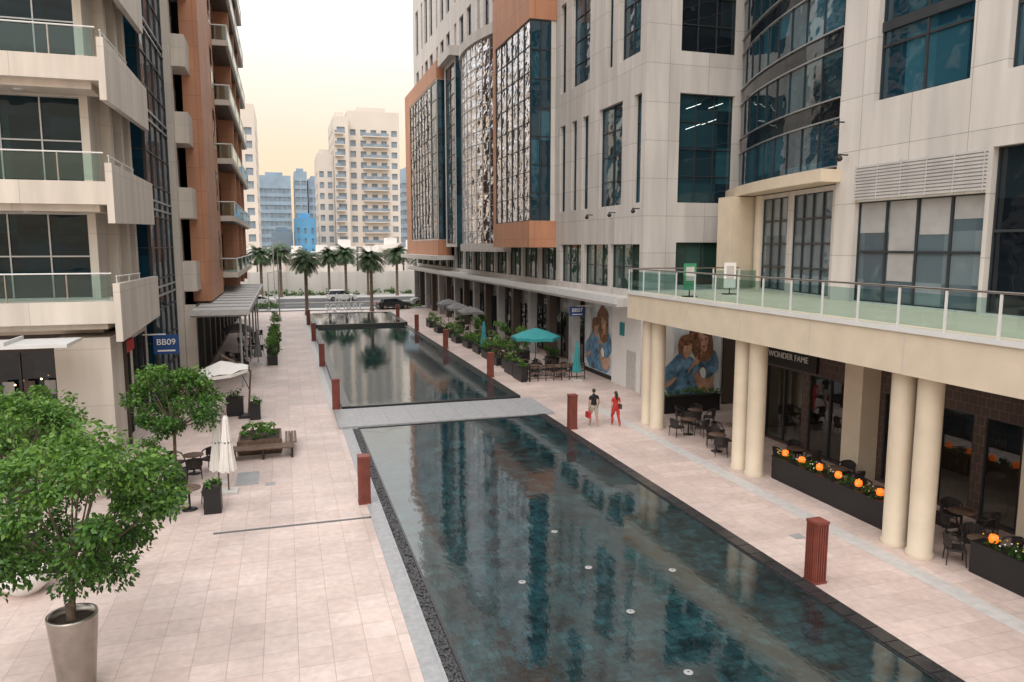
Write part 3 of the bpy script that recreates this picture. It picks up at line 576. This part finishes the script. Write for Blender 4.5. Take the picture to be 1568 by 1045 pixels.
for y in (48.5,51.2,54,57,60.5,64,68,72,77): shrub(14.7+U(-.15,.25),y,.7,2.0,U(.6,1.5),.55,800)
for (x,y) in ((17.2,53),(17.4,58.5),(17.3,66),(17.4,75),(16.0,50.0),(16.2,57.2),(15.7,62.4),(18.2,49.4)): shrub(x,y,.8,.8,U(1.4,2.1),.6,900)
for y in (44,46.3): shrub(14.2 if y<45 else 14.3,y+.5,.35,1.9,.4,.9,300)
b=B('planter_bench'); b.box('planter',M['wood'],-2.05,-.35,31.3,33.1,0,.62); b.box('planter',M['soil'],-1.98,-.42,31.37,33.03,.62,.64)
for i in range(5): b.box('seat_slats',M['wood'],-2.3,.15,30.4+i*.15,30.53+i*.15,.42,.47)
for i in range(4): b.box('seat_slats',M['wood'],-.2+i*.12,-.1+i*.12,31.2,33.1,.42,.47)
for x in (-2.2,-1.1,.02): b.box('legs',M['black'],x,x+.08,30.45,31.1,0,.42)
b.box('legs',M['black'],.0,.1,32.8,33.0,0,.42); b.box('seat_slats',M['wood'],-2.08,-.32,31.25,31.298,.1,.6)
leafcloud(b,(-1.2,32.2,.82),(.8,.85,.3),16,900,.14); b.done()
def palm_mesh():
    b=B('palm_tree'); H=6.6
    pr_=[(.30,0),(.24,.5)]+[(.20+.02*(i%2),.5+i*.3) for i in range(1,20)]+[(.3,H),(.1,H+.35)]
    b.lathe('a',M['palmt'],0,0,pr_,12)
    for i in range(60):
        az=i*2.399+U(-.2,.2); el=U(-.55,1.25); Ln=U(2.0,2.9); p=V((0,0,H+.2)); d=V((math.cos(az)*math.cos(el),math.sin(az)*math.cos(el),math.sin(el)))
        segs=9; sd=d.cross(V((0,0,1))).normalized()
        for k in range(segs):
            q=p+d*Ln/segs
            b.add('a',M['palml'],[p-sd*.02,p+sd*.02,q+sd*.02,q-sd*.02],[(0,1,2,3)])
            for j in range(3):
                c=p.lerp(q,j/3); l=.55*math.sin(math.pi*min(1,(k+j/3+.8)/(segs+.6)))+.1
                for s_ in (-1,1):
                    tip=c+sd*s_*l+d*l*.6-V((0,0,l*.45)); w=d*.045
                    b.add('a',M['palml'],[c-w,c+w,tip],[(0,1,2)])
            p=q; d=(d-V((0,0,.16+.02*k))).normalized()
    return b.done()
pm=palm_mesh(); pm.location=(2.6,95,0)
inst(pm,(10.9,98,0),1.3,1.0)
for (x,y,s_) in ((-3.5,127,1.05),(-.5,128,1.1),(7.2,127,1.0),(9.9,126.5,1.05),(13.8,129,.9),(18.5,127,1.05),(23,129,.9),(27,127,1.0),(-7,127,1.0)): inst(pm,(x,y,0),U(0,6),s_)
# ------------------------------------------------------------ furniture
def chair_mesh():
    b=B('cafe_armchair'); m=M['rattan']
    b.box('a',m,-.25,.25,-.24,.24,.40,.46)
    for i in range(7):
        t=-.9+i*.3; x=.27*math.sin(t); y=.24*math.cos(t)+.0
        b.tube('a',m,(x,y,.42),(x*1.1,y*1.15+.03,.84-.1*abs(t)),.022,n=6)
    pts=[(.29*math.sin(-1.9+i*.38),.27*math.cos(-1.9+i*.38)+.02,.84-.07*abs(-1.9+i*.38)**1.2) for i in range(11)]
    for i in range(10): b.tube('a',m,pts[i],pts[i+1],.025,n=6)
    for i in range(9): 
        if 1<i<8: 
            a_,c_=pts[i],pts[i+1]; b.add('a',m,[(a_[0],a_[1],.5),(c_[0],c_[1],.5),(c_[0],c_[1],c_[2]),(a_[0],a_[1],a_[2])],[(0,1,2,3)])
    for x in (-.22,.22):
        for y in (-.21,.2): b.tube('a',m,(x,y,.4),(x*1.12,y*1.15,0),.02,.015,6)
        b.tube('a',m,(x*1.2,-.2,.42),(x*1.22,-.06,.68),.02,n=6)
    return b.done()
def table_mesh():
    b=B('cafe_table'); b.lathe('a',M['wood'],0,0,[(.01,.745),(.36,.745),(.37,.73),(.36,.71),(.03,.70)],20); b.tube('a',M['black'],(0,0,.03),(0,0,.71),.035); b.lathe('a',M['black'],0,0,[(.24,0),(.24,.02),(.04,.05)],16); return b.done()
ch=chair_mesh(); tb=table_mesh(); first=[True,True]
def setc(x,y,rz=0,n=2,z=0):
    if first[0]: tb.location=(x,y,z); first[0]=False
    else: inst(tb,(x,y,z))
    for k in range(n):
        a_=rz+k*2*math.pi/n; px,py=x+.65*math.sin(a_),y+.65*math.cos(a_)
        if first[1]: ch.location=(px,py,z); ch.rotation_euler=(0,0,-a_); first[1]=False
        else: inst(ch,(px,py,z),-a_+U(-.3,.3))
for (x,y,r,n) in ((17.3,29.0,.4,3),(18.6,27.4,1,3),(17.0,26.2,.3,2),(18.6,30.6,.6,4),(18.4,20.8,1.2,4),(18.0,18.6,.2,4),(18.7,23.4,.6,3),(17.6,14.4,.5,4),(18.8,12.6,1,4),(17.5,12.3,0,3),(18.9,16.2,.4,3),
  (-4.3,26.0,.5,3),(-3.2,25.2,1.2,2),(-5.6,27.5,.2,3),(-3.5,29.3,.9,3),(-3.2,52.5,.3,3),(-3.4,57,.9,3),(-2.6,61,0,3),(-3.0,66,.5,3),(-2.9,71,1,3),
  (15.6,45.5,.3,4),(17,44.8,.7,4),(15.7,48,.3,3),(17.2,47.5,.8,3),(15.8,51.5,0,3),(16.9,55.5,.6,3),(15.9,60,.3,3),(16.6,64,.2,3),(16.3,70,.3,3)): setc(x,y,r,n)
for y0,y1 in ((17.1,22.5),(8,14.2)):
    b=B('lantern_planter'); x0,x1=16.95,17.4
    b.box('trough',M['black'],x0,x1,y0,y1,0,.82); b.box('trough',M['black'],x0-.02,x1+.02,y0-.02,y1+.02,.8,.85)
    n=6
    leafcloud(b,((x0+x1)/2,(y0+y1)/2,.95),(.22,(y1-y0)*.5,.14),int((y1-y0)*8),int((y1-y0)*190),.10,.9,mats=('leafd','leafm','leafm'))
    for i in range(n):
        y=y0+.45+i*(y1-y0-.9)/(n-1)
        b.lathe('lanterns',M['lampo'],(x0+x1)/2,y,[(.02,.93),(.10,.95),(.12,1.03),(.10,1.13),(.03,1.16)],12); b.lathe('lanterns',M['black'],(x0+x1)/2,y,[(.06,.85),(.06,.93),(.01,.935)],8)
    for i in range(int((y1-y0)*9)): b.ell('flowers',M['flower'] if i%2 else M['white'],(U(x0,x1),U(y0,y1),U(1.0,1.12)),(.025,.025,.02),6,4)
    b.done()
b=B('cafe_fence')
for (x0,x1,y0,y1) in ((14.55,14.6,43.6,48.2),(14.6,18.3,43.55,43.6),(14.7,14.75,48.8,55)):
    horiz=(x1-x0)<.1; Ln=(y1-y0) if horiz else (x1-x0); n=int(Ln/.5)
    for zz in (.15,.5,.85,.98): b.box('a',M['wood'],x0,x1,y0,y1,zz,zz+.07)
    for i in range(n+1):
        if horiz: b.box('a',M['black'],x0-.01,x1+.01,y0+i*Ln/n-.02,y0+i*Ln/n+.02,0,1.06)
        else: b.box('a',M['black'],x0+i*Ln/n-.02,x0+i*Ln/n+.02,y0-.01,y1+.01,0,1.06)
b.done()
def umb(x,y,m,r=1.4,z=2.35,h=.55,n=8):
    b=B('patio_umbrella'); rim=[]; 
    for i in range(n):
        t=2*math.pi*(i+.5)/n; rim.append(V((x+r*math.cos(t),y+r*math.sin(t),z)))
    ap=V((x,y,z+h))
    for i in range(n):
        a_,c_=rim[i],rim[(i+1)%n]; ma=ap.lerp(a_,.5)+V((0,0,.07)); mc=ap.lerp(c_,.5)+V((0,0,.07)); dn=V((0,0,-.2)); md=(a_+c_)/2+V((0,0,.05))
        b.add('canopy',m,[ap,ma,mc,a_,md,c_],[(0,1,2),(1,3,4,5,2)]); b.add('canopy',m,[a_,md,c_,c_+dn,md+dn,a_+dn],[(0,1,4,5),(1,2,3,4)])
        b.tube('ribs',M['wood'],ap-V((0,0,.03)),a_,.012,n=5)
    b.tube('pole',M['wood'],(x,y,0),(x,y,z+h+.08),.03); b.lathe('base',M['black'],x,y,[(.3,0),(.3,.07),(.05,.12)],16); b.done()
umb(16.2,47.2,M['teal'],1.7,2.4,.6)
for (x,y) in ((16.3,66),(16.2,70.5),(16.4,76)): umb(x,y,M['gcanvas'],1.5,2.5,.5,4)
umb(-3.4,58,M['gcanvas'],1.2,2.4,.45)
def closed_umb(x,y,m,H=2.5):
    b=B('closed_umbrella'); n=32; prof=[(.02,H),(.07,H-.12),(.10,H-.5),(.15,H-1.1),(.22,H-1.75),(.24,H-1.95),(.16,H-1.9)]; vs=[]
    for r,z in prof: vs+=[(x+r*(1+.28*(i%4<2))*math.cos(i*2*math.pi/n),y+r*(1+.28*(i%4<2))*math.sin(i*2*math.pi/n),z+.03*math.sin(i*1.7)) for i in range(n)]
    b.add('canopy',m,vs,[(k*n+i,k*n+(i+1)%n,(k+1)*n+(i+1)%n,(k+1)*n+i) for k in range(len(prof)-1) for i in range(n)])
    b.lathe('tie',M['gcanvas'],x,y,[(.15,H-.98),(.17,H-.92)],16)
    b.tube('pole',M['wood'],(x,y,0),(x,y,H+.06),.028); b.box('base',M['lstone'],x-.3,x+.3,y-.3,y+.3,0,.1); b.done()
closed_umb(-2.1,26.6,M['canvas'],2.75); closed_umb(-2.5,27.7,M['canvas'],2.5); closed_umb(17.6,43.2,M['teal'],2.5); closed_umb(14.9,56,M['teal'],2.6); closed_umb(-2.0,56,M['gcanvas'],2.5)
b=B('cantilever_umbrella'); x,y=-3.1,38.3; n=8; ap=V((x,y,2.95)); r=1.35
rim=[V((x+r*math.cos(2*math.pi*(i+.5)/n),y+r*math.sin(2*math.pi*(i+.5)/n),2.45+.15*math.cos(2*math.pi*i/n))) for i in range(n)]
for i in range(n):
    a_,c_=rim[i],rim[(i+1)%n]; b.add('canopy',M['canvas'],[ap,a_,(a_+c_)/2+V((0,0,.06)),c_],[(0,1,2,3)]); b.add('canopy',M['canvas'],[a_,c_,c_-V((0,0,.16)),a_-V((0,0,.16))],[(0,1,2,3)])
b.tube('arm',M['wood'],(-3.1,38.3,3.25),(-1.75,38.5,2.35),.045); b.tube('arm',M['wood'],(-1.75,38.5,2.35),(-1.95,38.6,.1),.045); b.tube('arm',M['black'],(-3.1,38.3,3.25),(-3.1,38.3,2.9),.03)
b.tube('arm',M['black'],(-1.85,38.55,1.4),(-2.4,38.4,2.75),.02); b.box('base',M['black'],-2.4,-1.5,38.2,39.0,0,.12); b.done()
shrub(-1.6,38.0,.5,.5,.3,.85,150); shrub(-2.6,39.2,.8,.6,.5,.9,200)
for (x,y,h_) in ((-.6,88,8),(-1.5,125,9),(14,125,9),(28,125,9),(-2.0,101.8,5)):
    b=B('street_lamp'); b.tube('pole',M['grey'],(x,y,0),(x,y,h_),.09,.05); b.tube('arm',M['grey'],(x,y,h_),(x+1.2,y,h_+.25),.04); b.box('head',M['grey'],x+1.0,x+1.7,y-.12,y+.12,h_+.2,h_+.32); b.lathe('base',M['grey'],x,y,[(.2,0),(.18,.4),(.09,.5)],12); b.done()
b=B('lettering_sculpture'); b.box('plinth',M['white'],4.6,9.2,91.6,92.2,0,.55); b.text('BAY',1.3,.12,M['white'],(6.9,91.8,2.15),(math.pi/2,0,0)); b.text('SQUARE',1.25,.12,M['white'],(6.9,91.8,1.05),(math.pi/2,0,0)); b.done()
def car(x,y,col,rz,suv=1):
    b=B('parked_car'); b.M=Matrix.Translation((x,y,0))@Matrix.Rotation(rz,4,'Z'); m=mat('car_paint',col,.25,var=.02); H=1.7 if suv else 1.45
    lo=[(-2.25,.35),(-2.3,.75),(-2.2,.98),(-1.2,1.02),(1.25,1.0),(2.1,.85),(2.3,.6),(2.25,.3)]
    def ext(part,mm,pf,w,w2):
        n=len(pf); vs=[(p[0],-w,p[1]) for p in pf]+[(p[0],w,p[1]) for p in pf]; zm=max(p[1] for p in pf)
        if w2!=w: vs=[(v[0],v[1]*(w2/w if v[2]>zm-.1 else 1),v[2]) for v in vs]
        b.add(part,mm,vs,[tuple(range(n)),tuple(range(n,2*n))[::-1]]+[(i,(i+1)%n,n+(i+1)%n,n+i) for i in range(n)])
    ext('body',m,lo,.9,.86); bk=-2.05 if suv else -1.7
    ext('windows',M['gld'],[(bk,1.0),(bk+.25,H-.08),(.35,H-.08),(1.2,1.0)],.80,.68)
    ext('roof',m,[(bk+.2,H-.1),(bk+.35,H),(.2,H),(.45,H-.1)],.70,.66)
    for s_ in (-1,1):
        for xx in (-.85,.3): b.box('pillars',m,xx,xx+.08,s_*.80-.02,s_*.80+.02,1.0,1.2)
        for xx in (-1.4,1.4): b.tube('wheels',M['black'],(xx,s_*.72,.34),(xx,s_*.93,.34),.34,n=18); b.tube('wheels',M['steel'],(xx,s_*.9,.34),(xx,s_*.945,.34),.2,n=12)
        b.box('lights',M['white'],2.2,2.29,s_*.65-.15,s_*.65+.15,.62,.76); b.box('lights',M['red'],-2.3,-2.22,s_*.7-.1,s_*.7+.1,.75,.92)
    b.done()
car(8.6,119,(.7,.7,.7),0); car(14.2,101.0,(.03,.03,.035),.1,0); car(-3.5,112,(.6,.6,.6),0,0); car(-7,107,(.1,.1,.12),0); car(20,108,(.5,.5,.52),math.pi,0)
# ------------------------------------------------------------ far background
w=B('boundary_wall'); w.box('a',M['far4'],-60,70,133,133.4,0,4.1); 
for i in range(44): w.box('a',M['far4'],-60+i*3,-59.7+i*3,132.85,133,0,4.25)
w.done()
hd=B('hedge'); leafcloud(hd,(5,131.5,.5),(30,.5,.4),120,2600,.45,.9); hd.done()
hd=B('flower_bed'); leafcloud(hd,(-6,102.3,.7),(5,.6,.5),60,2500,.25,.9); leafcloud(hd,(15,102.3,.4),(3.5,.5,.25),40,1000,.22,.9); hd.done()
def tower(name,x0,x1,y0,y1,H,wm,gm,fl=3.3,bay=2.9,frac=.55,bal=False):
    b=B(name); n=max(1,int((x1-x0)/bay)); st=(x1-x0)/n; k=int((H-4)/fl)
    ops=[(i*st+st*(1-frac)/2,i*st+st*(1+frac)/2,3+j*fl,3+j*fl+fl*.55) for i in range(n) for j in range(k)]
    b.wall(FY(x0,y0),x1-x0,0,H,ops,wm,gm,depth=.35,fw=0)
    n2=max(1,int((y1-y0)/bay)); st=(y1-y0)/n2
    ops=[(i*st+st*(1-frac)/2,i*st+st*(1+frac)/2,3+j*fl,3+j*fl+fl*.55) for i in range(n2) for j in range(k)]
    b.wall(FX(x1,y0,1,1),y1-y0,0,H,ops,wm,gm,depth=.35,fw=0); b.wall(FX(x0,y0,1,-1),y1-y0,0,H,ops,wm,gm,depth=.35,fw=0)
    b.box('roof',wm,x0,x1,y0,y1,H,H+.5); b.box('roof',wm,x0+(x1-x0)*.2,x1-(x1-x0)*.25,y0+2,y1-2,H+.5,H+2)
    if bal:
        for j in range(k):
            for (a_,c_) in bal: b.box('balconies',wm,a_,c_,y0-1.4,y0,2.6+j*fl,2.85+j*fl); b.box('balconies',gm,a_,c_,y0-1.4,y0-1.3,2.85+j*fl,3.7+j*fl)
    b.done()
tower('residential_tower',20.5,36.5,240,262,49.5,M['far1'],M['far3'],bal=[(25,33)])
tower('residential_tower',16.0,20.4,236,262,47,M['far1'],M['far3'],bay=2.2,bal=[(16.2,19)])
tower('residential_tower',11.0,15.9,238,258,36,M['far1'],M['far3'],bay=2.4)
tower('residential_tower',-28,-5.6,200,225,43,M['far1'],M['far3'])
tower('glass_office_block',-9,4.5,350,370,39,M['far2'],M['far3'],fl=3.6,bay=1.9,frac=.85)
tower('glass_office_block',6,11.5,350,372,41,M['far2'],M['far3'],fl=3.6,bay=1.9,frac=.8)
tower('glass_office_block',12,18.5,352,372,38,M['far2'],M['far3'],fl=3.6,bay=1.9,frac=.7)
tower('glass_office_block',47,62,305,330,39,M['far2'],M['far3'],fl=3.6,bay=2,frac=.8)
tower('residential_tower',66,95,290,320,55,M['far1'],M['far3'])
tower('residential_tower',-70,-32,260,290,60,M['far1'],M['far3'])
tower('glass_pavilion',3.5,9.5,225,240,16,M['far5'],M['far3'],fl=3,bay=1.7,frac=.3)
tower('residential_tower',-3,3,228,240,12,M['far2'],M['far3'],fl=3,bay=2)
x=-14
for i in range(12):
    ww=U(3,4.6); hh=U(6.8,9.4); b=B('white_townhouse'); y0=152+U(-3,3)
    b.wall(FY(x,y0),ww,0,hh,[(.5,ww*.45,4.7,hh-1.0),(ww*.6,ww-.5,4.9,hh-1.6)],M['far4'],M['grey'],depth=.4,fw=0)
    b.box('walls',M['far4'],x,x+ww,y0+.5,y0+12,0,hh-.01); b.box('frame',M['far1'],x-.3,x+ww*.5,y0-1.2,y0,hh-1.1,hh-.8); b.box('frame',M['far1'],x-.3,x,y0-1.2,y0,3,hh-1.1); b.box('roof',M['far4'],x+ww*.3,x+ww*.8,y0+2,y0+6,hh,hh+1.4)
    b.done(); x+=ww+U(-.0,.5)+.32
# ------------------------------------------------------------ people
def person(name,loc,rz,scale,mats,pants_r,hair_long,bag):
    SK,TOPM,BOT,LEG,SH=mats
    V0=[];E=[];Rr=[];seg=[]
    def v(p,r): V0.append(V(p)); Rr.append(r if isinstance(r,tuple) else (r,r)); return len(V0)-1
    def e(a,b,m): E.append((a,b)); seg.append((a,b,m))
    pel=v((0,0,.96),(.155,.115)); sp=v((0,.0,1.12),(.135,.10)); chs=v((0,.01,1.32),(.165,.115)); nb=v((0,0,1.46),(.075,.07)); nk=v((0,.015,1.55),(.052,.055))
    e(pel,sp,TOPM); e(sp,chs,TOPM); e(chs,nb,TOPM); e(nb,nk,SK)
    for s_,fwd in ((-1,1),(1,-1)):
        sh=v((s_*.185,0,1.41),.062); ua=v((s_*.225,-.01,1.27),.052); el=v((s_*.25,-.04,1.13),.042); wr=v((s_*.262,.05*-fwd+.03,.90),.027)
        e(chs,sh,TOPM); e(sh,ua,TOPM); e(ua,el,SK); e(el,wr,SK)
        pa=v((s_*.262,.03-.05*fwd+.01,.835),(.022,.036)); e(wr,pa,SK)
        for j in range(4):
            oy=-.03+.02*j; l=(.055,.068,.072,.062)[j]; f1=v((s_*.262,.04-.05*fwd+oy,.79),.009); f2=v((s_*.252,.045-.05*fwd+oy,.79-l*.6),.008); f3=v((s_*.238,.045-.05*fwd+oy,.79-l),.007); e(pa,f1,SK); e(f1,f2,SK); e(f2,f3,SK)
        t1=v((s_*.255,.085-.05*fwd,.83),.011); t2=v((s_*.248,.10-.05*fwd,.79),.009); e(pa,t1,SK); e(t1,t2,SK)
        hp=v((s_*.095,0,.88),.105*pants_r[0]); th=v((s_*.10,.07*fwd,.68),.088*pants_r[0]); kn=v((s_*.10,.13*fwd+.04,.50),.06*pants_r[1]); cf=v((s_*.10,.14*fwd-.02,.34),.055*pants_r[1]); an=v((s_*.10,.20*fwd-.05,.10),.036*pants_r[2]); toe=v((s_*.11,.20*fwd+.11,.04),(.042,.03))
        e(pel,hp,BOT); e(hp,th,BOT); e(th,kn,BOT); e(kn,cf,LEG); e(cf,an,LEG); e(an,toe,SH)
    me=bpy.data.meshes.new('b'); me.from_pydata([tuple(p) for p in V0],E,[]); o=bpy.data.objects.new('b',me); sc.collection.objects.link(o)
    o.modifiers.new('s','SKIN'); 
    sv=me.skin_vertices[0].data
    for i,r in enumerate(Rr): sv[i].radius=r
    sv[0].use_root=True
    ss=o.modifiers.new('u','SUBSURF'); ss.levels=2; ss.render_levels=2
    bpy.context.view_layer.update()
    m2=bpy.data.meshes.new_from_object(o.evaluated_get(bpy.context.evaluated_depsgraph_get())); bpy.data.objects.remove(o)
    m2.materials.clear(); names=[]
    for m in (SK,TOPM,BOT,LEG,SH):
        if m not in names: names.append(m); m2.materials.append(M[m])
    for p in m2.polygons:
        c=p.center; best=None;bd=9
        for a,b_,m in seg:
            A,Bv=V0[a],V0[b_]; d=Bv-A; t=max(0,min(1,(c-A).dot(d)/d.length_squared)); ds=(c-A-d*t).length-Rr[a][0]*.6
            if ds<bd: bd=ds; best=m
        p.material_index=names.index(best); p.use_smooth=True
    P=B(name); bo=bpy.data.objects.new('body',m2); sc.collection.objects.link(bo); P.kids.append(bo)
    P.ell('head',M[SK],(0,.025,1.645),(.073,.092,.115),16,12); P.ell('head',M[SK],(0,.06,1.585),(.045,.05,.04),10,8)
    P.ell('nose',M[SK],(0,.122,1.635),(.012,.018,.022),8,6); P.ell('mouth',M['red'],(0,.108,1.593),(.022,.008,.006),8,6)
    for s_ in (-1,1): P.ell('ears',M[SK],(s_*.075,.015,1.635),(.012,.02,.03),8,6); P.ell('eyes',M['eye'],(s_*.03,.108,1.655),(.012,.008,.007),8,6)
    P.ell('hair',M['hair'],(0,.005,1.675),(.082,.095,.10),16,10)
    if hair_long: P.ell('hair',M['hair'],(0,-.06,1.55),(.085,.05,.17),14,10); P.ell('hair',M['hair'],(0,-.075,1.42),(.06,.035,.12),12,8)
    if bag=='l': P.box('bag',M['red'],-.36,-.24,-.17,.15,.42,.70); P.tube('bag_handle',M['red'],(-.285,-.08,.70),(-.262,-.02,.80),.008,n=6); P.tube('bag_handle',M['red'],(-.285,.07,.70),(-.262,.0,.80),.008,n=6)
    if bag=='r': P.box('bag',M['brown'],.20,.29,-.14,.12,.85,1.08); P.tube('bag_handle',M['brown'],(.24,-.05,1.08),(.10,-.02,1.47),.01,n=6)
    e_=P.done(); e_.location=loc; e_.rotation_euler=(0,0,rz); e_.scale=(scale,)*3
person('walking_man',(13.85,31.8,0),.1,1.02,('skin','tee','shorts','skin','shoe'),(1.08,1.0,1.0),False,'l')
person('walking_woman',(14.85,31.5,0),.15,.95,('skinw','red','red','red','shoe'),(1.1,1.25,1.6),True,'r')
# ------------------------------------------------------------ world / light / camera
W=bpy.data.worlds.new('World'); sc.world=W; W.use_nodes=True; N=W.node_tree.nodes; K=W.node_tree.links
EL=50; AZ=207
bg=N['Background']; sk=N.new('ShaderNodeTexSky'); sk.sky_type='NISHITA'; sk.sun_disc=False; sk.sun_elevation=math.radians(EL); sk.sun_rotation=math.radians(AZ); sk.dust_density=3; sk.air_density=1.0
K.new(sk.outputs[0],bg.inputs[0]); bg.inputs[1].default_value=.05
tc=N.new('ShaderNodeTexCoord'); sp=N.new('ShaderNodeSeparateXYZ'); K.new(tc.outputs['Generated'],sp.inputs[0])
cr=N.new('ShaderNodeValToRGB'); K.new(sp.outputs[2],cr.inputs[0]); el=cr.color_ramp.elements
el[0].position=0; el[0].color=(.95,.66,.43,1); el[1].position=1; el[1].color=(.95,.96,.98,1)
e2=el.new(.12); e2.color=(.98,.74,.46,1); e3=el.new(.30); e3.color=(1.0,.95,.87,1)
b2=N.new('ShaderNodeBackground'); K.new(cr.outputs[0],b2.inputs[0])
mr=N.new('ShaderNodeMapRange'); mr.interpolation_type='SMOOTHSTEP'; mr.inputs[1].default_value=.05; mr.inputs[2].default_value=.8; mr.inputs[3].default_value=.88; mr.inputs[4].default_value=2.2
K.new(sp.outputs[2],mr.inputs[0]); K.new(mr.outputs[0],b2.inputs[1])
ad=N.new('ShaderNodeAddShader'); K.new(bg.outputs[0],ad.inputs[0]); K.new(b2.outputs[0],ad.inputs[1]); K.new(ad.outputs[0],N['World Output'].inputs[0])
su=bpy.data.lights.new('sun','SUN'); su.energy=.8; su.angle=math.radians(50); su.color=(1,.94,.88); so=bpy.data.objects.new('sun',su); sc.collection.objects.link(so)
d=V((math.sin(math.radians(AZ))*math.cos(math.radians(EL)),math.cos(math.radians(AZ))*math.cos(math.radians(EL)),math.sin(math.radians(EL))))
so.rotation_euler=d.to_track_quat('Z','Y').to_euler()
cam=bpy.data.cameras.new('camera'); cam.lens=26; cam.sensor_width=36; cam.clip_end=5000; co=bpy.data.objects.new('camera',cam); sc.collection.objects.link(co)
co.location=(0,0,8.5); co.rotation_euler=(math.radians(90-7.32),0,math.radians(-17.1)); sc.camera=co
sc.view_settings.view_transform='Standard'; sc.view_settings.look='None'; sc.view_settings.exposure=0
